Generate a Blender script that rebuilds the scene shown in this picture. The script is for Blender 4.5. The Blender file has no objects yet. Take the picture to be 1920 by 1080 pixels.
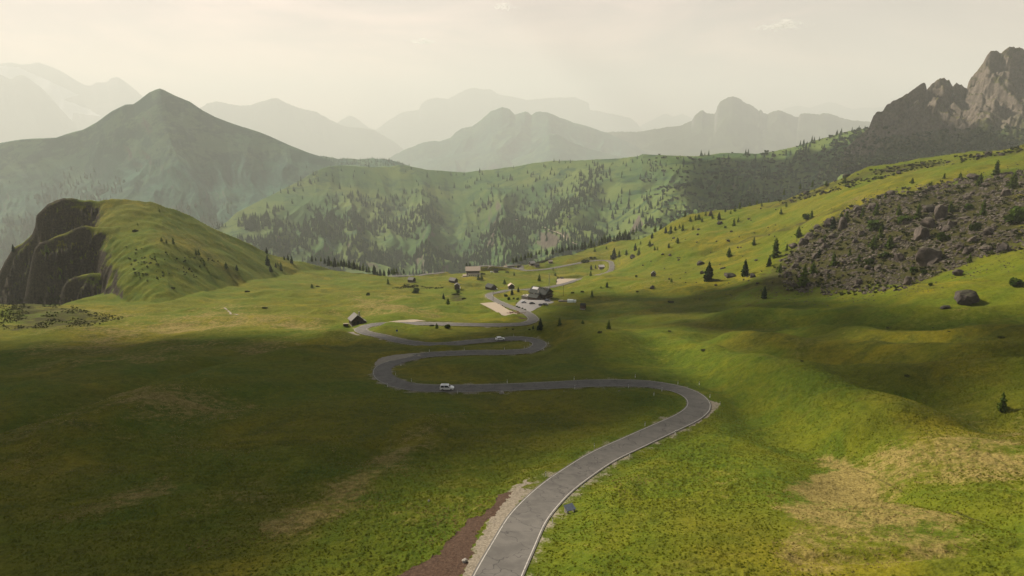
import bpy, bmesh, math, random
import numpy as np
from mathutils import Vector, Matrix
rng = np.random.default_rng(7); random.seed(7)
S = bpy.context.scene
COL = S.collection
R = math.radians

# ------------------------------------------------------------------ camera model
F = 1320.0; PITCH = math.atan(300.0 / 1320.0)
CP, SP = math.cos(PITCH), math.sin(PITCH)
def ray(u, v):
    """pixel of the 1920x1080 photo -> (t, s): x/Y and z/Y of the sight line"""
    u = np.asarray(u, float); v = np.asarray(v, float)
    yy = (540 - v) / F
    wy = CP + yy * SP; wz = -SP + yy * CP
    return (u - 960) / F / wy, wz / wy
def depth_of(Y, z): return Y * CP - z * SP
def mpp(p): return depth_of(p[1], p[2]) / F           # metres per photo pixel at a point

# ------------------------------------------------------------------ noise
def _h(ix, iy, seed):
    h = (ix.astype(np.int64) * 374761393 + iy.astype(np.int64) * 668265263 + seed * 1442695041) & 0x7fffffff
    h = ((h ^ (h >> 13)) * 1274126177) & 0x7fffffff
    return (h ^ (h >> 16)) & 0x7fffffff
def noise(x, y, seed=0):
    x = np.asarray(x, float); y = np.asarray(y, float)
    ix = np.floor(x); iy = np.floor(y); fx = x - ix; fy = y - iy
    def g(ax, ay, dx, dy):
        a = _h(ax, ay, seed) * (2 * math.pi / 0x7fffffff)
        return np.cos(a) * dx + np.sin(a) * dy
    sx = fx * fx * fx * (fx * (fx * 6 - 15) + 10); sy = fy * fy * fy * (fy * (fy * 6 - 15) + 10)
    a = g(ix, iy, fx, fy); b = g(ix + 1, iy, fx - 1, fy)
    c = g(ix, iy + 1, fx, fy - 1); d = g(ix + 1, iy + 1, fx - 1, fy - 1)
    return 1.5 * ((a + sx * (b - a)) + sy * ((c + sx * (d - c)) - (a + sx * (b - a))))
def fbm(x, y, octv=4, seed=0, gain=.5):
    r = 0; a = 1.0
    for k in range(octv):
        r = r + a * noise(x * 2 ** k, y * 2 ** k, seed + k * 17); a *= gain
    return r
def ridged(x, y, octv=4, seed=0, gain=.5):
    r = 0; a = 1.0
    for k in range(octv):
        r = r + a * (1 - 2 * np.abs(noise(x * 2 ** k, y * 2 ** k, seed + k * 31))); a *= gain
    return r
def sstep(a, b, x):
    t = np.clip((x - a) / (b - a), 0, 1); return t * t * (3 - 2 * t)
def inpoly(px, py, poly):
    px = np.asarray(px, float); py = np.asarray(py, float); r = np.zeros(px.shape, bool)
    n = len(poly)
    for i in range(n):
        x0, y0 = poly[i][:2]; x1, y1 = poly[(i + 1) % n][:2]
        if y0 == y1: continue
        c = ((y0 > py) != (y1 > py)) & (px < (x1 - x0) * (py - y0) / (y1 - y0) + x0)
        r ^= c
    return r

# ------------------------------------------------------------------ mesh helpers
def mesh_np(name, V, Fc, mats, smooth=False, midx=None):
    V = np.ascontiguousarray(V, np.float32); Fc = np.ascontiguousarray(Fc, np.int32)
    m = bpy.data.meshes.new(name); n, k = Fc.shape
    m.vertices.add(len(V)); m.vertices.foreach_set('co', V.ravel())
    m.loops.add(n * k); m.loops.foreach_set('vertex_index', Fc.ravel())
    m.polygons.add(n); m.polygons.foreach_set('loop_start', np.arange(0, n * k, k, dtype=np.int32))
    m.polygons.foreach_set('use_smooth', np.full(n, bool(smooth)))
    for mt in (mats if isinstance(mats, (list, tuple)) else [mats]): m.materials.append(mt)
    if midx is not None: m.polygons.foreach_set('material_index', np.ascontiguousarray(midx, np.int32))
    m.update(); m.validate()
    return m
def link(name, mesh, parent=None, loc=None, kind=None):
    o = bpy.data.objects.new(name, mesh); COL.objects.link(o)
    if parent is not None: o.parent = parent
    if loc is not None: o.location = loc
    if kind: o['kind'] = kind
    return o
def tag(o, label, cat, group=None):
    o['label'] = label; o['category'] = cat
    if group: o['group'] = group
    return o
def empty(name, loc, rz=0.0, sc=1.0):
    o = bpy.data.objects.new(name, None); COL.objects.link(o)
    o.location = loc; o.rotation_euler = (0, 0, rz); o.scale = (sc, sc, sc); o.empty_display_size = .3
    return o
def grid_faces(nr, nc):
    i = np.arange(nr * nc).reshape(nr, nc)
    return np.stack([i[:-1, :-1], i[:-1, 1:], i[1:, 1:], i[1:, :-1]], -1).reshape(-1, 4)

# ------------------------------------------------------------------ materials
def newmat(name):
    m = bpy.data.materials.new(name); m.use_nodes = True
    nt = m.node_tree; b = nt.nodes['Principled BSDF']
    b.inputs['Specular IOR Level'].default_value = .15
    b.inputs['Roughness'].default_value = .9
    return m, nt, b
def N(nt, typ, **kw):
    n = nt.nodes.new(typ)
    for k, v in kw.items(): setattr(n, k, v)
    return n
def nz(nt, scale, detail=3, rough=.55, vec=None, dist=0.0):
    n = N(nt, 'ShaderNodeTexNoise'); n.inputs['Scale'].default_value = scale
    n.inputs['Detail'].default_value = detail; n.inputs['Roughness'].default_value = rough
    n.inputs['Distortion'].default_value = dist
    if vec is not None: nt.links.new(vec, n.inputs['Vector'])
    return n.outputs['Fac']
def ramp(nt, fac, a, b):
    n = N(nt, 'ShaderNodeMapRange'); n.clamp = True; n.interpolation_type = 'SMOOTHSTEP'
    nt.links.new(fac, n.inputs['Value'])
    n.inputs['From Min'].default_value = a; n.inputs['From Max'].default_value = b
    return n.outputs['Result']
def mixc(nt, fac, a, b, blend='MIX'):
    n = N(nt, 'ShaderNodeMix', data_type='RGBA', blend_type=blend)
    def put(i, x):
        if isinstance(x, (tuple, list)): n.inputs[i].default_value = (*x[:3], 1)
        else: nt.links.new(x, n.inputs[i])
    if isinstance(fac, (int, float)): n.inputs[0].default_value = fac
    else: nt.links.new(fac, n.inputs[0])
    put(6, a); put(7, b)
    return n.outputs[2]
def math2(nt, op, a, b):
    n = N(nt, 'ShaderNodeMath', operation=op)
    for i, x in enumerate((a, b)):
        if isinstance(x, (int, float)): n.inputs[i].default_value = x
        else: nt.links.new(x, n.inputs[i])
    return n.outputs[0]
def coords(nt, kind='Object', scale=None):
    c = N(nt, 'ShaderNodeTexCoord').outputs[kind]
    if scale is None: return c
    m = N(nt, 'ShaderNodeMapping'); m.inputs['Scale'].default_value = scale
    nt.links.new(c, m.inputs['Vector']); return m.outputs['Vector']
def bump(nt, b, h, strength=.5, dist=.2):
    n = N(nt, 'ShaderNodeBump'); n.inputs['Strength'].default_value = strength; n.inputs['Distance'].default_value = dist
    nt.links.new(h, n.inputs['Height']); nt.links.new(n.outputs[0], b.inputs['Normal'])
def simple(name, col, rough=.8, var=.25, scale=3.0, metal=0.0, spec=.2, bmp=0.0):
    m, nt, b = newmat(name)
    c = coords(nt); f = nz(nt, scale, 4, .6, c)
    lo = tuple(x * (1 - var) for x in col); hi = tuple(min(1, x * (1 + var)) for x in col)
    nt.links.new(mixc(nt, f, lo, hi), b.inputs['Base Color'])
    b.inputs['Roughness'].default_value = rough; b.inputs['Metallic'].default_value = metal
    b.inputs['Specular IOR Level'].default_value = spec
    if bmp: bump(nt, b, f, bmp, .05)
    return m
def slope_z(nt):
    g = N(nt, 'ShaderNodeNewGeometry'); s = N(nt, 'ShaderNodeSeparateXYZ')
    nt.links.new(g.outputs['True Normal'], s.inputs[0]); return s.outputs[2]

def ground_material():
    m, nt, b = newmat('meadow_ground'); c = coords(nt)
    at = N(nt, 'ShaderNodeAttribute', attribute_name='cover')
    sep = N(nt, 'ShaderNodeSeparateColor'); nt.links.new(at.outputs['Color'], sep.inputs[0])
    dry, grav, heath = sep.outputs[0], sep.outputs[1], sep.outputs[2]
    big = nz(nt, .012, 4, .6, c, .6); med = nz(nt, .07, 5, .65, c, .8); mid = nz(nt, .22, 4, .65, c, .6); stk = nz(nt, .30, 4, .65, coords(nt, 'Object', (.22, 1.0, .6)), .9); sml = nz(nt, .55, 4, .7, c); fine = nz(nt, 2.6, 3, .75, c)
    col = mixc(nt, ramp(nt, med, .38, .66), LUSH, LUSH2)
    col = mixc(nt, ramp(nt, big, .42, .62), col, mixc(nt, ramp(nt, med, .35, .65), YELL, OLIVE))
    col = mixc(nt, math2(nt, 'MULTIPLY', ramp(nt, mid, .50, .72), .55), col, OLIVE)
    col = mixc(nt, math2(nt, 'MULTIPLY', ramp(nt, stk, .56, .74), .34), col, (.15, .115, .028))
    # dry tan grass: painted patches broken by noise
    d = math2(nt, 'ADD', dry, math2(nt, 'MULTIPLY', math2(nt, 'SUBTRACT', med, .5), 1.1))
    d = math2(nt, 'ADD', d, math2(nt, 'MULTIPLY', math2(nt, 'SUBTRACT', sml, .5), 1.3))
    col = mixc(nt, math2(nt, 'MULTIPLY', ramp(nt, d, .34, .8), .85), col, mixc(nt, ramp(nt, fine, .3, .7), DRY, DRY2))
    h = math2(nt, 'ADD', heath, math2(nt, 'MULTIPLY', math2(nt, 'SUBTRACT', sml, .5), 1.1))
    h = math2(nt, 'ADD', h, math2(nt, 'MULTIPLY', math2(nt, 'SUBTRACT', med, .5), .9))
    col = mixc(nt, ramp(nt, h, .36, .7), col, mixc(nt, ramp(nt, sml, .35, .65), HEATH, HEATH2))
    # small-scale mottling of tufts
    k = math2(nt, 'ADD', math2(nt, 'MULTIPLY', sml, .9), math2(nt, 'MULTIPLY', fine, .9))
    col = mixc(nt, ramp(nt, k, .62, 1.15), mixc(nt, .45, col, (.012, .018, .003)), mixc(nt, .12, col, (.25, .23, .05)))
    g = math2(nt, 'ADD', grav, math2(nt, 'MULTIPLY', math2(nt, 'SUBTRACT', sml, .5), 1.2))
    g = math2(nt, 'ADD', g, math2(nt, 'MULTIPLY', math2(nt, 'SUBTRACT', fine, .5), .9))
    gcol = mixc(nt, ramp(nt, fine, .3, .7), (.17, .145, .105), (.30, .26, .20))
    col = mixc(nt, ramp(nt, g, .34, .78), col, gcol)
    at2 = N(nt, 'ShaderNodeAttribute', attribute_name='soil')
    so = math2(nt, 'ADD', at2.outputs['Fac'], math2(nt, 'MULTIPLY', math2(nt, 'SUBTRACT', sml, .5), .8))
    col = mixc(nt, ramp(nt, so, .4, .6), col, mixc(nt, ramp(nt, fine, .3, .75), (.055, .034, .024), (.115, .074, .050)))
    # bare rock where it is steep
    st = math2(nt, 'ADD', slope_z(nt), math2(nt, 'MULTIPLY', math2(nt, 'SUBTRACT', med, .5), .5))
    col = mixc(nt, ramp(nt, st, .66, .50), col, mixc(nt, ramp(nt, sml, .3, .7), (.020, .018, .013), (.075, .060, .042)))
    nt.links.new(col, b.inputs['Base Color'])
    b.inputs['Specular IOR Level'].default_value = .05; b.inputs['Roughness'].default_value = 1
    hb = math2(nt, 'ADD', sml, math2(nt, 'MULTIPLY', fine, .5))
    bump(nt, b, hb, .75, .45)
    return m
LUSH = (.064, .104, .0045); LUSH2 = (.118, .134, .005); YELL = (.180, .155, .008); OLIVE = (.074, .088, .007)
DRY = (.19, .135, .045); DRY2 = (.30, .225, .085); HEATH = (.011, .013, .005); HEATH2 = (.036, .031, .012)

def hill_material(name, grass, grass2, forest, rock, fscale, rock_lo=.62, rock_hi=.45, snow=False, fth=(.52, .58)):
    m, nt, b = newmat(name); c = coords(nt)
    a = nz(nt, fscale * .25, 5, .62, c, .8); f = nz(nt, fscale, 5, .68, c, .5); h = nz(nt, fscale * 6, 3, .7, c)
    col = mixc(nt, ramp(nt, a, .38, .64), grass, grass2)
    ff = math2(nt, 'ADD', math2(nt, 'MULTIPLY', f, .75), math2(nt, 'MULTIPLY', h, .25))
    col = mixc(nt, math2(nt, 'MULTIPLY', ramp(nt, ff, *fth), .9), col, forest)
    st = math2(nt, 'ADD', slope_z(nt), math2(nt, 'MULTIPLY', math2(nt, 'SUBTRACT', f, .5), .6))
    col = mixc(nt, ramp(nt, st, rock_lo, rock_hi), col, mixc(nt, ramp(nt, h, .3, .7), tuple(x * .55 for x in rock), rock))
    if snow:
        at = N(nt, 'ShaderNodeAttribute', attribute_name='snow')
        sn = math2(nt, 'ADD', at.outputs['Fac'], math2(nt, 'MULTIPLY', math2(nt, 'SUBTRACT', f, .5), 1.2))
        col = mixc(nt, ramp(nt, sn, .45, .6), col, (.82, .83, .86))
    nt.links.new(col, b.inputs['Base Color']); b.inputs['Specular IOR Level'].default_value = .03
    bump(nt, b, math2(nt, 'ADD', f, math2(nt, 'MULTIPLY', h, .5)), .5, .4 / fscale * .1)
    return m

def foliage(name, c0, c1, scale=1.5, transl=.25):
    m, nt, b = newmat(name); c = coords(nt)
    oi = N(nt, 'ShaderNodeObjectInfo')
    f = nz(nt, scale, 4, .7, c)
    col = mixc(nt, ramp(nt, f, .3, .7), c0, c1)
    col = mixc(nt, math2(nt, 'MULTIPLY', oi.outputs['Random'], .35), col, tuple(x * 1.4 for x in c1))
    nt.links.new(col, b.inputs['Base Color']); b.inputs['Specular IOR Level'].default_value = .05
    t = N(nt, 'ShaderNodeBsdfTranslucent'); nt.links.new(col, t.inputs['Color'])
    mx = N(nt, 'ShaderNodeMixShader'); mx.inputs[0].default_value = transl
    nt.links.new(b.outputs[0], mx.inputs[1]); nt.links.new(t.outputs[0], mx.inputs[2])
    nt.links.new(mx.outputs[0], nt.nodes['Material Output'].inputs['Surface'])
    return m
def rock_material(name, c0, c1, c2, scale=.5):
    m, nt, b = newmat(name); c = coords(nt)
    f = nz(nt, scale, 6, .68, c, .6); h = nz(nt, scale * 5, 4, .75, c)
    col = mixc(nt, ramp(nt, f, .35, .65), c0, c1)
    up = math2(nt, 'ADD', slope_z(nt), math2(nt, 'MULTIPLY', math2(nt, 'SUBTRACT', f, .5), 1.2))
    col = mixc(nt, math2(nt, 'MULTIPLY', ramp(nt, up, .72, .95), .55), col, c2)
    col = mixc(nt, math2(nt, 'MULTIPLY', ramp(nt, h, .62, .4), .5), col, tuple(x * .35 for x in c0))
    nt.links.new(col, b.inputs['Base Color']); bump(nt, b, h, .8, .35)
    return m
M = {}
M['ground'] = ground_material()
M['spruce'] = foliage('dark_needles', (.009, .022, .008), (.030, .054, .016), 1.2)
M['larch'] = foliage('larch_needles', (.060, .105, .014), (.125, .170, .022), 1.2, .5)
M['leaf'] = foliage('bush_leaves', (.02, .042, .006), (.055, .085, .012), 1.0, .3)
M['heathbush'] = foliage('dwarf_shrub', (.022, .034, .008), (.062, .068, .018), 1.2, .15)
M['bark'] = simple('bark', (.06, .042, .03), .95, .4, 4)
M['rock'] = rock_material('boulder_rock', (.060, .049, .041), (.178, .145, .120), (.070, .074, .030))
M['rock2'] = rock_material('dark_boulder_rock', (.040, .034, .030), (.105, .088, .075), (.055, .062, .022))
M['pale_rock'] = rock_material('pale_stone', (.33, .30, .26), (.55, .51, .45), (.5, .47, .4), 1.5)

# ------------------------------------------------------------------ ground heightfield
CTRL = [  # photo column, photo row, distance
 (0,1080,85),(300,1080,83),(600,1080,81),(960,1080,79),(1300,1080,77),(1900,1080,72),(-400,1080,88),(2300,1080,68),
 (-300,900,130),(0,900,128),(300,900,126),(600,900,124),(960,900,123),(1300,900,119),(1600,900,113),(1900,900,106),(2250,900,98),
 (-300,760,195),(0,760,192),(300,760,190),(600,760,187),(960,760,185),(1300,760,180),(1600,760,162),(1900,760,140),(2250,760,125),
 (-300,650,300),(0,650,300),(300,650,298),(600,650,296),(960,650,292),(1200,650,280),(1400,650,262),(1600,650,238),(1900,650,205),(2250,650,185),
 (-300,600,395),(0,600,398),(300,600,400),(600,600,398),(960,600,392),(1200,600,380),(1400,600,345),(1600,600,300),(1900,600,255),(2250,600,225),
 (-300,560,500),(0,560,520),(300,560,545),(600,560,552),(960,560,555),(1200,560,510),(1400,560,430),(1600,560,365),(1900,560,290),(2250,560,250),
 (300,530,640),(600,530,720),(960,530,760),(1200,530,620),(1400,530,500),(1600,530,410),(1900,530,310),
 (600,505,860),(960,505,960),(1130,505,945),(1200,505,760),(1400,505,570),(1600,505,440),(1900,505,328),
 (1060,480,1040),(1146,489,1000),(1146,515,900),(1200,480,900),(1400,480,650),(1600,480,470),(1900,480,350),
 (1180,450,1090),(1280,450,820),(1400,450,740),(1600,450,510),(1900,450,385),
 (1290,420,960),(1400,420,840),(1600,420,560),(1900,420,420),(1400,390,930),(1600,390,625),(1900,390,465),
 (1500,360,930),(1600,360,720),(1900,360,525),(1600,325,850),(1900,325,590),(1900,290,660),(1920,270,760),
 (2250,420,330),(2250,290,520),(2250,200,620),
 (-300,550,515),(0,553,540),(90,555,550),(640,500,930),(740,517,950),(870,506,980),(700,515,930),(150,541,600),(240,521,670),
 (400,508,800),(500,498,860),(886,513,900),(800,520,900),(950,500,985),(1000,478,1050),(1100,455,1120),(1280,405,1000),(1390,385,960)]
CT = []
for u, v, Y in CTRL:
    t, s = ray(u, v); CT.append((float(t), math.log(Y), float(s)))
for tt in (-1.3, -.5, .4, 1.3): CT.append((tt, math.log(20), -2.45)); CT.append((tt, math.log(45), -1.2))
for tt in (-1.2, -.8, -.4, 0, .2): CT.append((tt, math.log(1900), -.20))
for tt in (.5, .9, 1.3): CT.append((tt, math.log(1500), -.03))
CT = np.array(CT)
def _phi(d2): return .5 * d2 * np.log(d2 + 1e-12)
_n = len(CT)
_A = np.zeros((_n + 3, _n + 3))
_A[:_n, :_n] = _phi((CT[:, None, 0] - CT[None, :, 0]) ** 2 + (CT[:, None, 1] - CT[None, :, 1]) ** 2) + np.eye(_n) * 4e-4
_A[:_n, _n] = 1; _A[:_n, _n + 1] = CT[:, 0]; _A[:_n, _n + 2] = CT[:, 1]; _A[_n:, :_n] = _A[:_n, _n:].T
# the log-distance trend of a plane seen from a height is taken out first
_base = lambda lY: -.16 - 46 / np.exp(lY)
_w = np.linalg.solve(_A, np.r_[CT[:, 2] - _base(CT[:, 1]), 0, 0, 0])
GT = np.linspace(-1.35, 1.35, 420); GL = np.linspace(math.log(18), math.log(2600), 380)
_gt, _gl = np.meshgrid(GT, GL)
def _tps(t, l):
    out = np.empty(t.shape)
    for a in range(0, t.size, 20000):
        tt = t.ravel()[a:a + 20000]; ll = l.ravel()[a:a + 20000]
        k = _phi((tt[:, None] - CT[None, :, 0]) ** 2 + (ll[:, None] - CT[None, :, 1]) ** 2)
        out.ravel()[a:a + 20000] = k @ _w[:_n] + _w[_n] + _w[_n + 1] * tt + _w[_n + 2] * ll
    return out
GS = _tps(_gt, _gl)
def bil(G, t, l, T=GT, L=GL):
    a = np.clip((t - T[0]) / (T[1] - T[0]), 0, len(T) - 1.001); b = np.clip((l - L[0]) / (L[1] - L[0]), 0, len(L) - 1.001)
    i = a.astype(int); j = b.astype(int); fa = a - i; fb = b - j
    return (G[j, i] * (1 - fa) + G[j, i + 1] * fa) * (1 - fb) + (G[j + 1, i] * (1 - fa) + G[j + 1, i + 1] * fa) * fb
def lst(pts): return np.array([p[0] for p in pts], float), np.array([p[1] for p in pts], float)
def crest_ts(pts):
    u, v = lst(pts); t, s = ray(u, v); return t, s
EDGE_U = [-400, 0, 90, 150, 240, 400, 560, 640, 740, 870, 960, 1040, 1150, 1280, 1390, 1560, 1640, 1920, 2300]
EDGE_Y = [520, 545, 552, 605, 690, 810, 880, 935, 960, 990, 1010, 1060, 1150, 1040, 985, 900, 880, 790, 780]
EDGE_T = (np.array(EDGE_U) - 960) / F
def smooth1(a, n):
    k = np.hanning(2 * n + 3)[1:-1]; k /= k.sum()
    return np.convolve(np.pad(a, n, mode='edge'), k, mode='valid')
KN = [  # knoll crests: (photo crest), distance list, front steepness list, back steepness
 ([(-120,640),(-60,580),(0,505),(8,490),(25,465),(40,457),(60,440),(66,425),(68,405),(75,398),(90,385),(120,376),(160,376),(200,374),(245,372),(280,376),(310,389),(350,405),(400,425),(440,445),(480,462),(510,475),(540,485),(580,494),(640,512)],
  [(-120,735),(200,730),(300,740),(440,800),(640,900)], [(-120,1.1),(60,1.3),(120,1.4),(176,1.2),(194,.5),(215,.4),(240,.32),(300,.25),(640,.12)], .9, -.5),
 ([(30,640),(48,540),(58,490),(66,462),(74,453),(90,448),(120,440),(150,428),(160,425),(200,424),(235,424),(255,429),(300,442),(340,458),(380,474),(420,492),(470,515)],
  [(30,660),(200,665),(300,680),(470,740)], [(30,1.6),(138,1.55),(158,1.2),(174,.6),(200,.42),(250,.36),(300,.28),(470,.15)], .45, 1.5),
 ([(100,640),(112,556),(119,536),(128,525),(150,518),(170,512),(200,513),(240,518),(300,527),(340,540)],
  [(80,612),(180,615),(340,640)], [(80,1.3),(125,1.3),(150,1.0),(176,.6),(200,.3),(340,.15)], .4, 1.5)]
# ridges and gullies of the meadow: photo polyline, height, half width
FEAT = [
 ([(1180,632),(1250,665),(1300,692),(1350,722),(1420,768),(1490,805),(1570,845),(1610,900)], -3.6, 10),
 ([(1235,636),(1330,662),(1420,692),(1500,722),(1590,752),(1690,782)], 6.5, 15),
 ([(1260,632),(1380,660),(1490,686),(1590,716),(1700,748),(1830,768)], -5, 10),
 ([(1060,625),(1100,632),(1150,650)], 6.0, 20),
 ([(1380,640),(1500,652),(1640,668),(1800,676),(1950,672)], 5.0, 11),
 ([(1560,704),(1700,716),(1930,706)], 4.5, 10),
 ([(1500,612),(1650,636),(1930,632)], 4, 11),
 ([(1620,824),(1750,802),(1930,792)], -2.2, 8),
 ([(1380,596),(1560,590),(1760,596),(1930,585)], 3.5, 12),
 ([(1010,960),(1200,880),(1330,830)], 1.2, 7),
 ([(1330,628),(1420,632),(1560,655)], -2.5, 9),
 ([(600,648),(520,658),(430,676),(330,700),(200,738),(40,790)], -6, 13),
 ([(560,668),(440,700),(300,750),(150,820)], 5.0, 24),
 ([(1150,598),(1300,604),(1500,606),(1700,612)], -3.0, 12),
 ([(1090,525),(1120,527),(1160,533),(1240,540)], 4.0, 22),
 ([(960,560+40),(930,595),(880,590)], -2.0, 14),
 ([(950,712),(975,690),(1010,672),(1040,662)], -2.5, 6),
 ([(1000,900),(1100,870)], 0.0, 5),
 ([(1660,905),(1760,945),(1900,985)], -1.2, 2.2),
 ([(1500,1050),(1700,1045),(1920,1020)], -.9, 1.6),
 ([(650,868),(680,850),(705,840)], -1.8, 5),
 ([(1330,470),(1420,436),(1520,408),(1600,385)], -4.0, 9),
 ([(1440,366),(1540,345),(1640,318)], 3.0, 14),
]
FEATW = []
def h_plain(t, lY, feats=True, detail=True):
    Y = np.exp(lY); x = t * Y
    z = bil(GS, t, lY) + _base(lY)
    z = z * Y
    Ye = np.interp(t, EDGE_T, EDGE_Y)
    q = (Y - Ye) / 22.0
    z = z - np.where(q > 20, q, np.log1p(np.exp(np.minimum(q, 20)))) * 22 * .62
    z = np.maximum(z, -620 + .02 * (Y - 1000))
    wob = 8 * fbm(x / 60, Y / 60, 3, 77)
    for pts, dl, fl, kb, lean in KN:
        tc, sc = crest_ts(pts)
        uu = t * F + 960
        Yc = np.interp(uu, *lst(dl)) ; ku = np.arange(-600, 2600, 4.); zt = np.interp((ku - 960) / F, tc, sc, left=-9, right=-9); zt2 = smooth1(np.maximum(zt, np.interp(ku, [tc[0] * F + 960, tc[-1] * F + 960], [sc[0], sc[-1]])), 16); zt2 = np.where(zt < -1, -9, zt2)
        bl = sstep(0, 26, Yc - Y); zc = (np.interp(t, tc, sc, left=-9, right=-9) * (1 - bl) + np.interp(uu, ku, zt2) * bl) * Yc
        d = Yc - Y
        ku = np.arange(-600, 2600, 4.); kt = smooth1(np.interp(ku, *lst(fl)), 5)
        kf = np.interp(uu + wob * .7 + 5 * noise(x / 7, Y / 7, 61) - lean * np.clip(d, 0, 60), ku, kt)
        dd = np.maximum(d + .35 * wob * sstep(0, 25, d), 0)
        steep = np.clip((kf - .5) / .7, 0, 1)
        h = zc - kf * dd + steep * ((ridged(x / 22 + .3 * Y / 18, Y / 24 - x / 40, 5, 5, .6) - 1.0) * 8.5 + 2.6 * noise(x / 5, Y / 4, 15)) * sstep(2, 14, dd) - kb * np.maximum(-d, 0)
        z = np.maximum(z, h)
    if feats:
        for P, amp, w in FEATW:
            m = (Y > P[:, 1].min() - 4 * w) & (Y < P[:, 1].max() + 4 * w) & (x > P[:, 0].min() - 4 * w) & (x < P[:, 0].max() + 4 * w)
            if not m.any(): continue
            xx = x[m]; yy = Y[m]; d2 = np.full(xx.shape, 1e9)
            for i in range(len(P) - 1):
                a = P[i]; b = P[i + 1]; ab = b - a
                tt = np.clip(((xx - a[0]) * ab[0] + (yy - a[1]) * ab[1]) / (ab @ ab + 1e-9), 0, 1)
                d2 = np.minimum(d2, (xx - a[0] - tt * ab[0]) ** 2 + (yy - a[1] - tt * ab[1]) ** 2)
            z[m] += amp * np.exp(-d2 / (2 * (w * .7) ** 2))
    if detail:
        near = np.clip(Y / 150, .35, 2.5)
        z = z + 1.3 * near * fbm(x / 55, Y / 55, 3, 3) + .35 * near ** .5 * fbm(x / 12, Y / 12, 3, 9)
    return z
def hit(u, v, fn=None, y0=24., y1=1500.):
    """first point of the ground on a sight line"""
    t, s = ray(u, v); t = float(t); s = float(s)
    l = np.linspace(math.log(y0), math.log(y1), 1600)
    z = (fn or h_plain)(np.full(l.shape, t), l) / np.exp(l) - s
    k = np.argmax(z >= 0) if (z >= 0).any() else int(np.argmax(z))
    if k > 0 and z[k] >= 0:
        a = z[k - 1]; b = z[k]; ll = l[k - 1] + (l[k] - l[k - 1]) * (-a / (b - a + 1e-12))
    else: ll = l[k]
    Y = math.exp(ll); return np.array([t * Y, Y, s * Y])
for pts, amp, w in FEAT:
    if amp == 0: continue
    FEATW.append((np.array([hit(u, v, lambda t, l: h_plain(t, l, False, False))[:2] for u, v in pts]), amp, w))

h_smooth = lambda t, l: h_plain(t, l, False, False)
# final mesh grid
TC = np.unique(np.r_[np.linspace(-3.2, -1.35, 40), np.linspace(-1.35, -.86, 60), np.linspace(-.86, .86, 1560), np.linspace(.86, 1.35, 60), np.linspace(1.35, 3.2, 40)])
LR = np.unique(np.r_[np.linspace(math.log(20), math.log(52), 60), np.linspace(math.log(52), math.log(1180), 960), np.linspace(math.log(1180), math.log(2500), 60)])
TG, LG = np.meshgrid(TC, LR)
YG = np.exp(LG); XG = TG * YG
ZG = h_plain(TG, LG)
def gi(t, l):
    a = np.interp(t, TC, np.arange(len(TC))); b = np.interp(l, LR, np.arange(len(LR))); return a, b
def gz(x, y):
    """height of the finished ground"""
    a, b = gi(x / y, math.log(y)); i = min(int(a), len(TC) - 2); j = min(int(b), len(LR) - 2); fa = a - i; fb = b - j
    return float((ZG[j, i] * (1 - fa) + ZG[j, i + 1] * fa) * (1 - fb) + (ZG[j + 1, i] * (1 - fa) + ZG[j + 1, i + 1] * fa) * fb)

# ------------------------------------------------------------------ road
def catmull(P, step):
    P = np.array(P, float); out = []
    Q = np.vstack([2 * P[0] - P[1], P, 2 * P[-1] - P[-2]])
    for i in range(1, len(Q) - 2):
        p0, p1, p2, p3 = Q[i - 1:i + 3]; n = max(2, int(np.linalg.norm(p2 - p1) / step) + 1)
        tt = np.linspace(0, 1, n, endpoint=False)[:, None]
        out.append(.5 * ((2 * p1) + (-p0 + p2) * tt + (2 * p0 - 5 * p1 + 4 * p2 - p3) * tt ** 2 + (-p0 + 3 * p1 - 3 * p2 + p3) * tt ** 3))
    return np.vstack(out + [P[-1:]])
MAIN = [(880,1240),(905,1150),(932,1080),(965,1016),(990,970),(1028,929),(1064,899),(1127,858),(1190,828),(1240,805),(1291,781),(1311,762),(1303,744),(1270,729),(1205,719.5),(1120,718.5),(1040,722),(950,726),(860,728),(798,727),(765,723.5),(740,717),(722,708),(716,698),(721,687),(747,677),(773,670),(807,665),(840,663),(890,661),(940,660.5),(980,658.3),(1000,654.7),(1012,646),(1004,639),(983,635.5),(963,635),(913,638.3),(880,641.3),(840,645),(807,645.7),(782,643.8),(748,638.3),(715,630),(690,624.7),(675,618),(690,611),(710,608),(740,607),(782,606.7),(823,607.2),(880,608.5),(930,609),(972,607.7),(990,605),(1000,598.5),(993,590),(981,583.3),(972,580),(958,575.3),(942,569),(928,562.5),(917,554.7),(921,550),(933,548),(947,545.3),(960,544.3),(985,543),(1025,538.7),(1040,536.3),(1058,532),(1075,526.7),(1087,523)]
UPPER = [(1087,523),(1112,518),(1125,515),(1138,511),(1146,505),(1147,496),(1143,489.5),(1130,488),(1117,488.3),(1100,490.5),(1083,493.5),(1050,500),(1025,504.5),(1000,506.5),(985,506.3),(965,503.5),(945,501),(925,498),(905,497.5),(895,500)]
SPUR = [(977,505),(977,499.5),(969,495.5),(957,496.5),(948,499)]
VALLEY = [(835,509.5),(817,512.5),(800,514.5),(783,517),(767,520),(750,521.5),(736,520.5),(729,518.5),(742,516.8),(758,516.2),(778,516.8)]
def road_line(px, step=1.6, sm=10):
    P = np.array([hit(u, v, h_smooth) for u, v in px])
    C = catmull(P, step)
    for k in range(3): C[:, k] = smooth1(C[:, k], sm if k == 2 else 4)
    return C
ROADS = [('road', road_line(MAIN), 3.25), ('road', road_line(UPPER, 2.5, 12), 3.3), ('road', road_line(SPUR, 2.5, 12), 3.0), ('road', road_line(VALLEY, 2.5, 12), 3.0)]
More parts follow.
